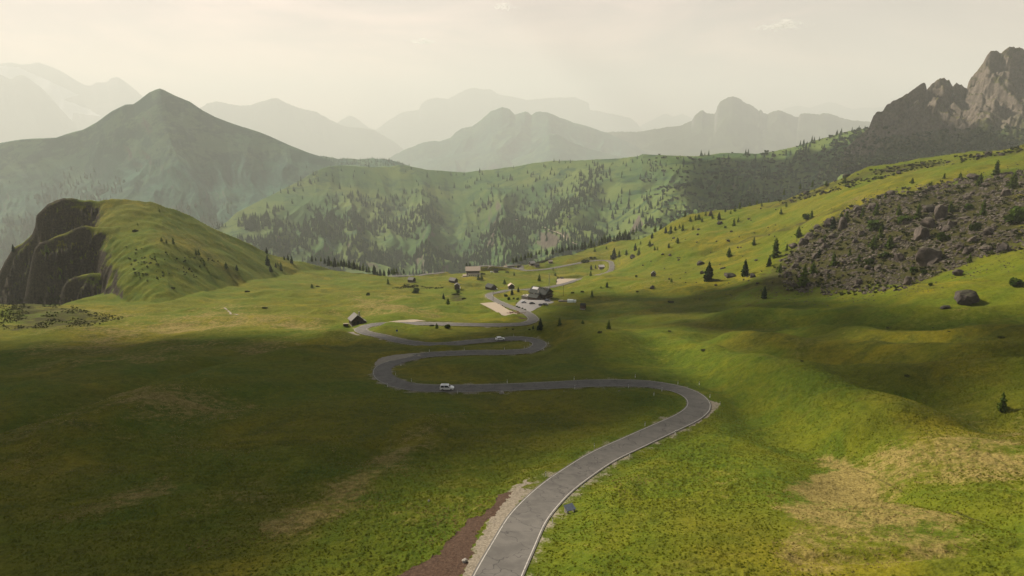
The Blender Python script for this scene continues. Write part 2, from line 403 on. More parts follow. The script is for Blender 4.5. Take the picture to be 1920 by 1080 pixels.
DIST = np.full(ZG.shape, 99.0); RZ = np.zeros(ZG.shape)
for _, C, hw in ROADS:
    TT = np.gradient(C, axis=0); TT /= np.linalg.norm(TT[:, :2], axis=1)[:, None] + 1e-9
    for k in range(len(C)):
        x, y, z = C[k]; rad = 15.0
        if y < 21: continue
        j0 = np.searchsorted(LR, math.log(max(y - rad, 20))); j1 = np.searchsorted(LR, math.log(y + rad))
        i0 = np.searchsorted(TC, (x - rad) / (y - rad * .8) if x - rad < 0 else (x - rad) / (y + rad)); i1 = np.searchsorted(TC, (x + rad) / (y - rad) if x + rad > 0 else (x + rad) / (y + rad))
        if j1 <= j0 or i1 <= i0: continue
        d = np.hypot(XG[j0:j1, i0:i1] - x, YG[j0:j1, i0:i1] - y)
        D = DIST[j0:j1, i0:i1]; mm = d < D
        D[mm] = d[mm]; RZ[j0:j1, i0:i1][mm] = (z + TT[k, 2] * np.clip((XG[j0:j1, i0:i1] - x) * TT[k, 0] + (YG[j0:j1, i0:i1] - y) * TT[k, 1], -2, 2))[mm]
wgt = 1 - sstep(4.6, 12.5, DIST)
SINK = .09 + .0006 * np.clip(YG - 150, 0, 700)
ZG = ZG * (1 - wgt) + (RZ - SINK) * wgt
# hard-standing areas: photo polygon, name, material key
LOTS = [
 ('gravel_lot', [(899.7,568.6),(928.9,566.5),(940,573),(951,580),(963,585),(970,588.5),(958,590.5),(942.8,591),(923.3,581)], 'tan'),
 ('parking_lot', [(966,573),(972,566),(980,560),(991,562),(1010,562),(1036,565),(1034.5,568.6),(1010,577),(990,584)], 'lot'),
 ('gravel_lot', [(1043,534),(1046.5,522.5),(1069,522),(1084,523.5),(1062,530)], 'tan'),
 ('gravel_lot', [(720,605),(722,601.8),(790,601),(838,603.5),(846,605.6),(780,604.8)], 'tan'),
 ('gravel_lot', [(702,682),(706,676),(715,669.5),(740,662.5),(782,660),(797,661.8),(767,667),(740,673),(718,684),(706,688)], 'grey'),
 ('gravel_lot', [(651,617.5),(662,613.5),(666,619),(676,625.5),(664,623)], 'grey'),
 ('gravel_lot', [(913.6,496.8),(940,495.7),(951,496),(956,500),(940,500),(925,498.6)], 'tan'),
 ('gravel_lot', [(997,488),(1001,480.4),(1012,478.3),(1037,478.3),(1020.5,481.8),(1006.7,486.7)], 'tan'),
]
def grid_hit(u, v): return hit(u, v, lambda t, l: np.array([gz(a * math.exp(b), math.exp(b)) for a, b in zip(t, l)]))
LOTP = []
for li, (nm, poly, mk) in enumerate(LOTS):
    P = np.array([hit(u, v, h_smooth if li < 3 else None) for u, v in poly])
    if li >= 3: LOTP.append((nm, P, None, mk)); continue
    A = np.c_[P[:, 0], P[:, 1], np.ones(len(P))]; co, *_ = np.linalg.lstsq(A, P[:, 2], rcond=None)
    bb = (P[:, 0].min() - 2, P[:, 0].max() + 2, P[:, 1].min() - 2, P[:, 1].max() + 2)
    m = (XG > bb[0]) & (XG < bb[1]) & (YG > bb[2]) & (YG < bb[3])
    cen = P.mean(0); big = (P - cen) * 1.06 + cen
    idx = np.where(m); ins = inpoly(XG[idx], YG[idx], big)
    jj = idx[0][ins]; ii = idx[1][ins]
    ZG[jj, ii] = np.minimum(XG[jj, ii] * co[0] + YG[jj, ii] * co[1] + co[2] - SINK[jj, ii] - .05, 1e9)
    LOTP.append((nm, P, co, mk))
# tussocks close to the viewer, kept off the road
tus = np.clip(fbm(XG / 1.25, YG / 1.25, 2, 41) + .15, -.3, 1) * .17 + .06 * fbm(XG / .6, YG / .6, 2, 43)
tus *= sstep(4.0, 6.5, DIST) * np.clip(1.25 - YG / 420, .25, 1)
tus *= .55 + .9 * sstep(-.2, .4, fbm(XG / 24, YG / 24, 2, 91))
TUS = tus

# what grows where: real patches of dry grass, heath, gravel, bare soil
def ground_poly(px): return [tuple(hit(u, v)[:2]) for u, v in px]
dry = .08 + .30 * fbm(XG / 70, YG / 70, 4, 21); heath = np.full(ZG.shape, -.05); soil = np.zeros(ZG.shape)
def patch(arr, px, val, soft=.0):
    q = ground_poly(px); q = np.array(q)
    c = q.mean(0); ext = np.abs(q - c).max() + 4
    m = (np.abs(XG - c[0]) < ext) & (np.abs(YG - c[1]) < ext)
    wx = XG[m] + soft * fbm(XG[m] / (soft * 3 + .1), YG[m] / (soft * 3 + .1), 2, 63); wy = YG[m] + soft * fbm(XG[m] / (soft * 3 + .1), YG[m] / (soft * 3 + .1), 2, 64)
    full = np.zeros(ZG.shape, np.float32); sel = np.where(m); full[sel] = inpoly(wx, wy, q)
    j0, j1, i0, i1 = sel[0].min(), sel[0].max() + 1, sel[1].min(), sel[1].max() + 1
    j0 = max(0, j0 - 20); j1 += 20; i0 = max(0, i0 - 40); i1 += 40
    b = full[j0:j1, i0:i1]
    if soft >= 1:
        kr = int(np.clip(soft * 1.6, 2, 12)); kc = int(np.clip(soft * 3.5, 4, 30))
        for _ in range(2):
            for ax, k in ((0, kr), (1, kc)):
                cs = np.cumsum(np.pad(b, [(k + 1, k) if q_ == ax else (0, 0) for q_ in (0, 1)], mode='edge'), axis=ax)
                hi = np.take(cs, np.arange(2 * k + 1, cs.shape[ax]), axis=ax); lo = np.take(cs, np.arange(0, cs.shape[ax] - 2 * k - 1), axis=ax)
                b = (hi - lo) / (2 * k + 1)
    arr[j0:j1, i0:i1] += val * b
def line_patch(arr, px, val, width):
    q = np.array(ground_poly(px)); C = catmull(q, width * .5)
    for x, y in C:
        j0 = np.searchsorted(LR, math.log(y - 3 * width)); j1 = np.searchsorted(LR, math.log(y + 3 * width)); i0 = np.searchsorted(TC, (x - 3 * width) / y - .004); i1 = np.searchsorted(TC, (x + 3 * width) / y + .004)
        d = np.hypot(XG[j0:j1, i0:i1] - x, YG[j0:j1, i0:i1] - y); w_ = val * (1 - sstep(width * .3, width, d)) * sstep(-.35, .3, noise(np.array([x / 9]), np.array([y / 9]), 23)[0])
        A = arr[j0:j1, i0:i1]; np.copyto(A, np.where(np.abs(w_) > np.abs(A) if val > 0 else w_ < 0, w_, A) if val > 0 else A + w_)
patch(dry, [(1460,1075),(1440,960),(1480,930),(1560,910),(1620,930),(1760,960),(1880,1000),(1860,1040),(1640,1075)], .62, 4)
patch(dry, [(1530,905),(1545,850),(1590,850),(1620,900),(1640,935),(1560,930)], .5, 2.5)
patch(dry, [(1500,900),(1700,820),(1960,780),(1960,960),(1700,930)], .32, 5)
patch(dry, [(0,640),(640,632),(640,660),(420,672),(250,700),(0,720)], .34, 6)
patch(dry, [(120,960),(330,880),(330,930),(150,980)], .5, 4)
patch(dry, [(540,1020),(620,960),(760,880),(900,760),(800,770),(640,900),(500,1000)], .42, 5)
patch(dry, [(640,600),(640,545),(900,560),(900,590),(760,600)], .36, 7)
patch(dry, [(0,600),(300,560),(640,580),(640,625),(0,630)], .36, 8)
patch(dry, [(1150,640),(1300,690),(1280,650),(1180,625)], .25, 3)
patch(dry, [(1140,545),(1270,524),(1290,535),(1180,550)], .34, 4)
patch(dry, [(1350,640),(1400,620),(1560,640),(1560,660)], .3, 4)
patch(dry, [(0,780),(300,720),(500,760),(400,860),(0,960)], .36, 8)
patch(heath, [(0,560),(110,556),(140,575),(240,595),(170,615),(0,625)], .62, 5)
patch(heath, [(735,540),(745,533),(835,535),(830,540),(780,542)], .75, 3)
patch(heath, [(1480,545),(1450,500),(1510,440),(1560,405),(1640,368),(1740,350),(1940,315),(1940,465),(1790,500),(1700,535),(1560,552)], .95, 9)
patch(heath, [(1330,545),(1440,500),(1480,540),(1470,600),(1380,580)], .42, 5)
patch(heath, [(1400,385),(1470,362),(1560,330),(1690,308),(1940,272),(1940,284),(1700,322),(1560,355),(1440,392)], .7, 4)
patch(heath, [(1350,462),(1430,430),(1520,404),(1600,380),(1600,388),(1520,416),(1420,452)], .6, 2)
patch(heath, [(845,568),(840,552),(860,550),(880,560)], .7, 2)
patch(heath, [(640,872),(660,862),(700,838),(716,842),(690,858)], .6, 1)
patch(heath, [(1040,600),(1150,594),(1420,596),(1700,605),(1700,618),(1400,606),(1150,606)], .40, 4)
patch(soil, [(962,926),(935,932),(925,950),(905,965),(880,975),(862,992),(850,1010),(835,1020),(825,1040),(795,1055),(760,1072),(720,1095),(860,1095),(872,1065),(885,1040),(890,1010),(905,985),(935,952)], 1.0, .5)
patch(soil, [(962,592),(985,590),(996,598),(985,604)], .9, 1)
ZG = ZG + TUS * (1 - .9 * np.clip(soil, 0, 1))
grav = 1.15 - DIST / 5.6 + .35 * fbm(XG / 5, YG / 5, 3, 33) - .35 * sstep(-.1, .5, fbm(XG / 30, YG / 30, 2, 35))
grav = np.where(DIST < 14, grav, 0)
for px, w_, vv in (([(1600,880),(1660,905),(1700,925),(1760,945),(1830,975),(1925,988)], .5, .5), ([(1445,1048),(1560,1058),(1700,1052),(1830,1040),(1925,1018)], .5, .5), ([(540,684),(575,690),(600,700),(612,715),(625,735)], .9, .42), ([(1500,662),(1620,678),(1800,690),(1925,688)], .8, .35), ([(1480,516),(1600,538),(1760,516),(1925,492)], 1.1, .4)): line_patch(heath, px, vv, w_)
for px, w_ in (([(620,700),(560,760),(480,830),(380,900)], .5), ([(450,560),(520,575),(600,570),(700,585)], 1.0)): line_patch(soil, px, .45, w_)

patch(grav, [(946,928),(992,905),(965,950),(935,1000),(912,1040),(885,1092),(862,1092),(893,1015),(922,968)], .75, .8)
patch(grav, [(1330,752),(1350,762),(1345,772),(1325,782),(1290,800)], .8, .6)
gm = mesh_np('ground', np.stack([XG, YG, ZG], -1).reshape(-1, 3), grid_faces(len(LR), len(TC)), M['ground'], True)
ca = gm.color_attributes.new('cover', 'FLOAT_COLOR', 'POINT')
ca.data.foreach_set('color', np.stack([np.clip(dry, 0, 1), np.clip(grav, 0, 1), np.clip(heath, 0, 1), np.ones(ZG.shape)], -1).astype(np.float32).ravel())
sa = gm.attributes.new('soil', 'FLOAT', 'POINT'); sa.data.foreach_set('value', np.clip(soil, 0, 1).astype(np.float32).ravel())
link('ground', gm, kind='structure')

def asphalt():
    m, nt, b = newmat('asphalt'); c = coords(nt)
    f = nz(nt, .35, 4, .6, c, .4); g = nz(nt, 9, 3, .8, c)
    col = mixc(nt, ramp(nt, f, .3, .7), (.100, .093, .082), (.146, .135, .118))
    col = mixc(nt, math2(nt, 'MULTIPLY', g, .35), col, (.06, .06, .06))
    w = nz(nt, .9, 3, .6, c); wv = N(nt, 'ShaderNodeVectorMath', operation='ADD'); nt.links.new(c, wv.inputs[0])
    nn = N(nt, 'ShaderNodeTexNoise'); nn.inputs['Scale'].default_value = .5; nt.links.new(c, nn.inputs['Vector'])
    sc = N(nt, 'ShaderNodeVectorMath', operation='SCALE'); nt.links.new(nn.outputs['Color'], sc.inputs[0]); sc.inputs['Scale'].default_value = 3.0
    nt.links.new(sc.outputs[0], wv.inputs[1])
    vo = N(nt, 'ShaderNodeTexVoronoi', feature='DISTANCE_TO_EDGE'); vo.inputs['Scale'].default_value = .17; nt.links.new(wv.outputs[0], vo.inputs['Vector'])
    cr = math2(nt, 'MULTIPLY', ramp(nt, vo.outputs['Distance'], .018, .004), ramp(nt, w, .30, .52))
    col = mixc(nt, math2(nt, 'MULTIPLY', cr, .55), col, (.018, .018, .02))
    nt.links.new(col, b.inputs['Base Color']); b.inputs['Roughness'].default_value = .85
    return m
M['asphalt'] = asphalt()
def paint():
    m, nt, b = newmat('road_paint'); f = nz(nt, 1.3, 4, .7, coords(nt))
    nt.links.new(mixc(nt, ramp(nt, f, .28, .5), (.16, .15, .14), (.39, .37, .33)), b.inputs['Base Color']); return m
M['paint'] = paint()
M['tan'] = simple('tan_gravel', (.28, .23, .17), .95, .18, .6)
M['grey'] = simple('grey_gravel', (.22, .195, .155), .95, .3, .8)
M['lot'] = simple('worn_asphalt', (.19, .18, .17), .9, .2, .5)
def ribbon(C, a, b, zoff):
    T = np.gradient(C[:, :2], axis=0); T /= np.linalg.norm(T, axis=1)[:, None] + 1e-9
    Nn = np.c_[T[:, 1], -T[:, 0]]
    L = np.c_[C[:, :2] + Nn * a, C[:, 2] + zoff]; Rr = np.c_[C[:, :2] + Nn * b, C[:, 2] + zoff]
    V = np.stack([L, Rr], 1).reshape(-1, 3); return V, grid_faces(len(C), 2)
for k, (nm, C, hw) in enumerate(ROADS):
    V, Fc = ribbon(C, -hw, hw, .03 + .008 * k); link('road', mesh_np('road', V, Fc, M['asphalt'], True), kind='structure')
    if k < 2:
        for sd in (-1, 1):
            V, Fc = ribbon(C, sd * (hw - .30) - .075, sd * (hw - .30) + .075, .045 + .008 * k)
            if k == 0:   # the inner line breaks off here and there
                keep = np.sin(np.arange(len(Fc)) * .021 + sd) > -.93
                Fc = Fc[keep]
            link('road_edge_line', mesh_np('road_edge_line', V, Fc, M['paint'], True), kind='structure')
def drape_poly(P, co, zoff):
    bm = bmesh.new(); vs = []
    C = catmull(np.vstack([P, P[:1]])[:, :2], 1.2)[:-1]
    for x, y in C:
        dx, dy = .35 * noise(np.array([x * .7]), np.array([y * .7]), 3)[0], .35 * noise(np.array([x * .7]), np.array([y * .7]), 8)[0]
        vs.append(bm.verts.new((x + dx, y + dy, (x + dx) * co[0] + (y + dy) * co[1] + co[2] + zoff if co is not None else gz(x + dx, y + dy) + .06 + .0004 * y)))
    bm.faces.new(vs); bmesh.ops.triangulate(bm, faces=bm.faces[:])
    me = bpy.data.meshes.new('lot'); bm.normal_update()
    if sum(f.normal.z for f in bm.faces) < 0: bmesh.ops.reverse_faces(bm, faces=bm.faces[:])
    bm.to_mesh(me); bm.free(); return me
for nm, P, co, mk in LOTP:
    me = drape_poly(P, co, .012); me.materials.append(M[mk]); link(nm, me, kind='structure')

# ------------------------------------------------------------------ hills and mountains
M['hill'] = hill_material('green_hillside', (.044, .092, .026), (.100, .135, .034), (.020, .056, .026), (.12, .10, .08), .012, .60, .42, fth=(.50, .60))
M['forest_hill'] = hill_material('haze_teal_forest', (.024, .090, .055), (.060, .112, .055), (.010, .050, .036), (.07, .075, .062), .006, .58, .42, fth=(.44, .54))  # teal tint of the haze is put into these mountain greens
M['far_rock'] = hill_material('far_mountain', (.05, .065, .03), (.07, .078, .045), (.03, .04, .022), (.13, .125, .115), .002, .72, .45)
M['snowy'] = hill_material('snowy_mountain', (.10, .10, .09), (.14, .135, .12), (.05, .055, .045), (.24, .22, .21), .0012, .85, .6, snow=True)
M['crag'] = hill_material('rocky_crag', (.062, .062, .022), (.085, .078, .034), (.032, .036, .016), (.15, .125, .10), .02, .70, .52, fth=(.58, .66))
LAYER = {}
def layer(name, mat, sky, Yc, foot, Yf, shape=1.0, amp=0, nf=(10, 3), crest=0.0, u0=None, u1=None, nc=700, nr=220, seed=1, back=.8, spur=0.0, rock=0, post=None, damp=.18, gain=.42):
    """a range of hills: skyline (photo), its distance, the foot and its distance; a full relief with a back slope"""
    su, sv = lst(sky); tc, sc = ray(su, sv)
    u0 = su[0] if u0 is None else u0; u1 = su[-1] if u1 is None else u1
    t = np.linspace((u0 - 960) / F * 1.02, (u1 - 960) / F * 1.02, nc)
    uu = t * F * 1.0 + 960
    ts = np.interp(t, tc, tc); s1 = np.interp(t, tc, sc)
    g = lambda q: np.interp(uu, *lst(q)) if isinstance(q, (list, tuple)) else np.full(nc, float(q))
    yc = g(Yc); yf = g(Yf); fv = g(foot); _, s0 = ray(uu, fv)
    if crest: s1 = s1 + crest * (.0012 * fbm(t * 55, t * 0 + seed, 4, seed) + .0006 * fbm(t * 240, t * 0 + seed, 2, seed))
    p = np.r_[np.linspace(0, 1, nr), 1 + np.linspace(.015, .55, 26)][:, None]
    Y = yf[None] * np.exp(np.log(yc / yf)[None] * p)
    X = t[None] * Y
    gpro = np.clip(p, 0, 1) ** shape
    kk = max(3, int(nc * .055)); sm_ = smooth1(s1, kk); fine_ = np.clip(p, 0, 1) ** 5
    s = s0[None] + (sm_ - s0)[None] * gpro + (s1 - sm_)[None] * fine_
    Z = s * Y
    dY = Y - yc[None]
    Z = np.where(p > 1, (s1 * yc)[None] - back * dY + .02 * dY, Z)
    if amp:
        fade = np.where(p <= 1, np.minimum(1, (1 - p) / damp) , 1) * np.minimum(1, p / .1)
        wx = t[None] * nf[0] + .25 * fbm(t[None] * 6 + p * 0, p * 3 + t[None] * 0, 3, seed + 3); wp = p * nf[1] + 0 * t[None]
        gul = np.clip((ridged(wx + .35 * wp * noise(np.full_like(wx, seed * 3.3) + t[None] * 4, wp * .4, seed), wp, 5, seed, gain) - 1.35) * .6, -1.2, .05)
        Z = Z + amp * fade * gul
    if post is not None: Z = post(X, Y, Z, t, p)
    nrow = len(p)
    me = mesh_np(name, np.stack([X, Y, Z], -1).reshape(-1, 3), grid_faces(nrow, nc), M[mat], True)
    o = link(name, me, kind='structure'); LAYER[(name, seed)] = (X, Y, Z, nr)
    return o, X, Y, Z, t, p
SKY_MID = [(250,540),(300,520),(340,480),(380,450),(420,420),(445,398),(480,380),(520,360),(560,340),(590,322),(615,312),(640,310),(700,313),(735,312),(750,309),(765,311),(800,318),(850,322),(870,323),(920,318),(960,313),(1000,306),(1040,301),(1080,301),(1120,299),(1160,297),(1195,293),(1205,289),(1240,291),(1300,293),(1330,290),(1350,287),(1380,287),(1420,288),(1455,283),(1490,275),(1530,263),(1555,256),(1580,248),(1600,244),(1630,240),(1700,238),(1800,232),(1920,225),(2300,200)]
_, HX, HY, HZ, Ht, Hp = layer('hills', 'hill', SKY_MID, [(250,2000),(420,2500),(640,3300),(850,3500),(1200,3000),(1600,2500),(1920,2300),(2300,2200)],
      [(250,620),(900,620),(1100,560),(1300,470),(1600,400),(1920,350),(2300,320)], [(250,1450),(900,1450),(1300,1300),(1920,1250),(2300,1200)], .92, 90, (9, 1.5), .4, nc=1000, nr=300, seed=4, damp=.25)
layer('hills', 'forest_hill', [(540,305),(600,293),(640,297),(680,299),(700,296),(720,298),(745,303),(780,315)], 4600, 330, 4000, 1, 10, (30, 2), 1.2, nc=160, nr=30, seed=6)
SKY_LEFT = [(-500,300),(-200,285),(0,268),(40,261),(105,258),(125,251),(155,243),(180,230),(195,219),(210,208),(225,201),(235,196),(250,195),(262,187),(280,173),(292,168),(300,166),(308,169),(330,180),(355,190),(380,207),(405,220),(440,233),(485,247),(505,255),(540,271),(575,285),(600,293),(640,310),(700,335),(760,365)]
layer('mountain', 'forest_hill', SKY_LEFT, 4300, [(-500,640),(500,600),(760,480)], 2600, 1.05, 115, (9, 1.6), .2, nc=800, nr=260, seed=9, damp=.22)
SKY_CRAG = [(1560,300),(1596,268),(1615,252),(1628,240),(1634,226),(1638,215),(1644,208),(1649,206),(1654,211),(1662,200),(1675,190),(1690,181),(1710,170),(1725,158),(1734,154),(1738,167),(1750,155),(1762,147),(1768,145),(1780,150),(1786,163),(1793,155),(1800,158),(1808,163),(1813,166),(1812.5,160),(1822,145),(1842,120),(1851,104),(1858,94),(1865,94),(1878,101),(1890,90),(1900,86),(1912,88),(1925,96),(1960,120),(2000,110),(2080,150),(2200,190),(2300,230)]
def crag_post(X, Y, Z, t, p):
    lift = np.where(p <= 1, 1, 1)
    a = sstep(.35, .62, p + 0 * t[None]) * np.where(p <= 1, np.minimum(1, (1 - p) / .05), 1)
    global CRAGP; CRAGP = p + 0 * t[None]
    return Z + a * 26 * np.clip(ridged(X / 60 + .4 * Y / 80, Y / 150, 5, 71, .55) - 1.5, -2, .05)
layer('mountain', 'crag', SKY_CRAG, [(1480,2150),(1640,2150),(1800,2250),(2300,2350)], [(1480,330),(1650,300),(1920,285),(2300,280)], [(1480,1750),(1920,1650),(2300,1600)], 1.5, 20, (45, 3), 2.2, nc=620, nr=240, seed=12, back=1.2, post=crag_post, damp=.06)
SKY_M1 = [(640,345),(700,318),(727,300),(740,290),(760,280),(790,268),(812,264),(825,265),(845,258),(855,248),(865,241),(885,237),(905,222),(920,209),(935,203),(942,201),(955,204),(965,215),(972,213),(985,209),(990,210),(996,215),(1005,210),(1012,209),(1030,212),(1050,220),(1075,230),(1100,236),(1120,243),(1140,250),(1180,268),(1240,300)]
layer('mountain', 'forest_hill', SKY_M1, 12500, 400, 9000, .85, 190, (12, 1.5), .6, nc=420, nr=120, seed=15, damp=.15)
SKY_M1b = [(960,300),(1000,285),(1020,262),(1030,251),(1045,252),(1070,265),(1100,278),(1140,288),(1180,296)]
layer('mountain', 'forest_hill', SKY_M1b, 10500, 360, 8800, .9, 40, (18, 1.5), .6, nc=160, nr=60, seed=16)
SKY_M2 = [(1040,275),(1100,252),(1140,247),(1200,247),(1240,240),(1280,234),(1297,226),(1303,216),(1312,209),(1318,207),(1325,212),(1340,214),(1343,208),(1345,200),(1350,192),(1355,188),(1365,181),(1375,180),(1385,184),(1395,192),(1405,195),(1415,202),(1423,208),(1426,205),(1432,212),(1440,213),(1450,208),(1460,207),(1475,212),(1490,218),(1498,219),(1500,213),(1520,212),(1536,215),(1542,212),(1550,212),(1565,216),(1580,222),(1600,226),(1630,228),(1700,240),(1800,262)]
layer('mountain', 'far_rock', SKY_M2, 13500, 360, 10000, 1.15, 120, (12, 2.5), .9, nc=520, nr=120, seed=19, damp=.1)
SKY_F1 = [(300,230),(350,212),(380,200),(388,194),(405,190),(425,193),(450,199),(470,197),(490,190),(510,184),(520,184),(535,192),(555,201),(575,206),(595,210),(600,214),(615,222),(640,235),(670,240),(700,243),(720,255),(745,270),(765,285),(800,310)]
layer('mountain', 'far_rock', SKY_F1, 21000, 380, 16500, 1.1, 150, (16, 1.5), .8, nc=360, nr=90, seed=22, damp=.1)
layer('mountain', 'far_rock', [(560,250),(610,240),(635,228),(645,222),(655,217),(668,221),(680,230),(692,240),(730,250)], 27000, 300, 24000, 1, 60, (20, 2), .6, nc=120, nr=40, seed=23)
SKY_SELLA = [(680,262),(700,247),(730,225),(755,210),(785,206),(790,195),(800,187),(820,183),(840,186),(865,172),(880,166),(890,164),(905,167),(920,168),(935,177),(960,181),(990,188),(1010,185),(1040,183),(1060,183),(1078,181),(1085,185),(1104,193),(1106,206),(1140,212),(1180,220),(1195,232),(1205,245),(1240,260)]
layer('mountain', 'far_rock', SKY_SELLA, 29000, 330, 24000, 1.1, 200, (18, 2), .7, nc=360, nr=80, seed=25, damp=.1)
layer('mountain', 'far_rock', [(1180,250),(1215,228),(1235,219),(1250,212),(1262,219),(1280,213),(1300,224),(1400,235),(1470,205),(1490,198),(1520,201),(1555,191),(1575,197),(1600,204),(1660,200),(1720,215)], 34000, 290, 31000, 1, 80, (30, 2), 1.0, nc=360, nr=50, seed=27)
SKY_MARM = [(-400,190),(-200,150),(-60,125),(0,119),(20,117),(40,121),(55,120),(70,116),(85,121),(110,131),(130,143),(145,152),(160,160),(170,160),(180,154),(200,155),(207,147),(220,143),(235,153),(255,170),(270,183),(320,215),(380,240)]
o, X, Y, Z, t, p = layer('mountain', 'snowy', SKY_MARM, 24500, 380, 19000, 1.0, 260, (13, 1.8), .6, nc=460, nr=150, seed=29, damp=.12)
sn = np.zeros(X.shape); uu = (X / Y) * F / .985 + 960; vv = 540 - F * np.tan(np.arctan(Z / Y) + PITCH)
for pl in ([(-80,126),(10,121),(60,126),(100,145),(140,165),(165,178),(120,190),(95,185),(70,165),(30,150),(-80,150)], [(90,178),(130,185),(180,205),(200,218),(150,212),(140,240),(125,225)]):
    sn[inpoly(uu, vv, pl)] = .9
a = o.data.attributes.new('snow', 'FLOAT', 'POINT'); a.data.foreach_set('value', sn.astype(np.float32).ravel())
layer('mountain', 'far_rock', [(-400,170),(-60,150),(0,140),(20,148),(30,143),(40,140),(50,145),(60,152),(75,162),(95,182),(110,200),(130,222),(150,240),(180,262)], 21000, 380, 16500, 1.15, 160, (18, 2), .8, nc=260, nr=90, seed=31, damp=.1)

# ------------------------------------------------------------------ plants
def conifer(seed, h=1.0, wid=.21, whorls=15, dens=8, droop=.35, bare=.08, ragged=.25, leafw=.10):
    """tapered trunk and a crown of drooping branch sprays, height 1"""
    r = random.Random(seed); V = []; Fc = []; MI = []
    n = 6; bend = (r.uniform(-.03, .03), r.uniform(-.03, .03))
    for k, (zz, rr) in enumerate(((-.03, .022), (.35, .014), (.7, .008), (.98, .002))):
        for a in range(n):
            V.append((rr * math.cos(a * 2 * math.pi / n) + bend[0] * zz * zz, rr * math.sin(a * 2 * math.pi / n) + bend[1] * zz * zz, zz))
    for k in range(3):
        for a in range(n):
            Fc.append((k * n + a, k * n + (a + 1) % n, (k + 1) * n + (a + 1) % n, (k + 1) * n + a)); MI.append(0)
    nt = len(Fc); ntv = len(V)
    for w in range(whorls):
        f = (w + r.uniform(-.25, .25)) / whorls; z0 = bare + (1 - bare) * max(0, f) ** .92
        L = wid * (1 - f) ** .85 * (1 + r.uniform(-ragged, ragged)) + .012
        if f < .12: L *= .8
        m = max(3, int(dens * (1 - f * .55)))
        off = r.random() * 6.3
        for b in range(m):
            if r.random() < .12: continue
            a = off + b * 2 * math.pi / m + r.uniform(-.25, .25); l = L * r.uniform(.65, 1.15)
            ca, sa_ = math.cos(a), math.sin(a); dz = -droop * l * r.uniform(.5, 1.4) + .03 * (f > .8)
            wv = leafw * (1 - .55 * f) * r.uniform(.7, 1.2)
            pts = ((0, 0, .02), (.45 * l, wv * .5, .012 + .35 * dz), (l, 0, dz), (.45 * l, -wv * .5, .30 * dz - .015))
            i = len(V)
            for x, y, z in pts: V.append((x * ca - y * sa_ + bend[0] * z0 * z0, x * sa_ + y * ca + bend[1] * z0 * z0, z0 + z))
            Fc.append((i, i + 1, i + 2, i + 3)); MI.append(1)
            i = len(V)   # hanging twigs under the branch
            for x, y, z in ((.15 * l, 0, .015), (.95 * l, .012, dz), (.7 * l, 0, dz * .8 - wv * .55), (.3 * l, -.012, -.25 * l * droop - wv * .45)):
                V.append((x * ca - y * sa_ + bend[0] * z0 * z0, x * sa_ + y * ca + bend[1] * z0 * z0, z0 + z))
            Fc.append((i, i + 1, i + 2, i + 3)); MI.append(1)
    return np.array(V), np.array(Fc), np.array(MI), nt, ntv
def bushy(seed, n=230, flat=.8, leaf=.12):
    r = random.Random(seed); V = []; Fc = []
    lob = [(r.uniform(-.22, .22), r.uniform(-.22, .22), r.uniform(.25, .6) * flat, r.uniform(.2, .34)) for _ in range(7)]
    for _ in range(n):
        x0, y0, z0, rr = r.choice(lob)
        d = Vector((r.gauss(0, 1), r.gauss(0, 1), r.gauss(0, 1))).normalized() * rr * r.uniform(.55, 1.05)
        c = Vector((x0, y0, z0)) + Vector((d.x, d.y, d.z * flat))
        if c.z < 0: c.z = r.uniform(0, .1)
        u = Vector((r.gauss(0, 1), r.gauss(0, 1), r.gauss(0, .6))).normalized(); w = u.orthogonal().normalized()
        s = leaf * r.uniform(.6, 1.3); i = len(V)
        for a, b in ((-1, 0), (0, -.7), (1, 0), (0, .7)): V.append(tuple(c + u * a * s + w * b * s))
        Fc.append((i, i + 1, i + 2, i + 3))
    return np.array(V), np.array(Fc)
TREE = {}
def tree_meshes(key, seed, mat, **kw):
    V, Fc, MI, nt, ntv = conifer(seed, **kw)
    TREE[key] = (mesh_np('trunk', V[:ntv], Fc[:nt], M['bark'], True), mesh_np('crown', V[ntv:], Fc[nt:] - ntv, M[mat]), mesh_np('conifer', V, Fc, [M['bark'], M[mat]], False, MI))
for k in range(3): tree_meshes(('spruce', k), 11 + k, 'spruce', wid=.20 + .02 * k, whorls=18, dens=11, leafw=.17)
for k in range(3): tree_meshes(('larch', k), 31 + k, 'larch', wid=.20 + .03 * k, whorls=17, dens=11, ragged=.45, bare=.10, leafw=.17, droop=.15)
BUSH = [mesh_np('bush', *bushy(50 + k, 300), M['leaf']) for k in range(3)]
LOWB = [mesh_np('shrub', *bushy(60 + k, 200, .45, .14), M['heathbush']) for k in range(3)]
def stamp(name, templ, pos, sc, rot, mats, label, cat, midx=None, sq=None):
    """many copies of one template joined: only for masses nobody could count"""
    V, Fc = templ; n = len(pos); c, s = np.cos(rot)[:, None], np.sin(rot)[:, None]
    sx = sc[:, None] if sq is None else (sc * sq)[:, None]
    x = (V[None, :, 0] * c - V[None, :, 1] * s) * sx + pos[:, 0:1]; y = (V[None, :, 0] * s + V[None, :, 1] * c) * sx + pos[:, 1:2]; z = V[None, :, 2] * sc[:, None] + pos[:, 2:3]
    FF = (Fc[None] + (np.arange(n) * len(V))[:, None, None]).reshape(-1, Fc.shape[1])
    o = link(name, mesh_np(name, np.stack([x, y, z], -1).reshape(-1, 3), FF, mats, False, None if midx is None else np.tile(midx, n)), kind='stuff')
    tag(o, label, cat); return o

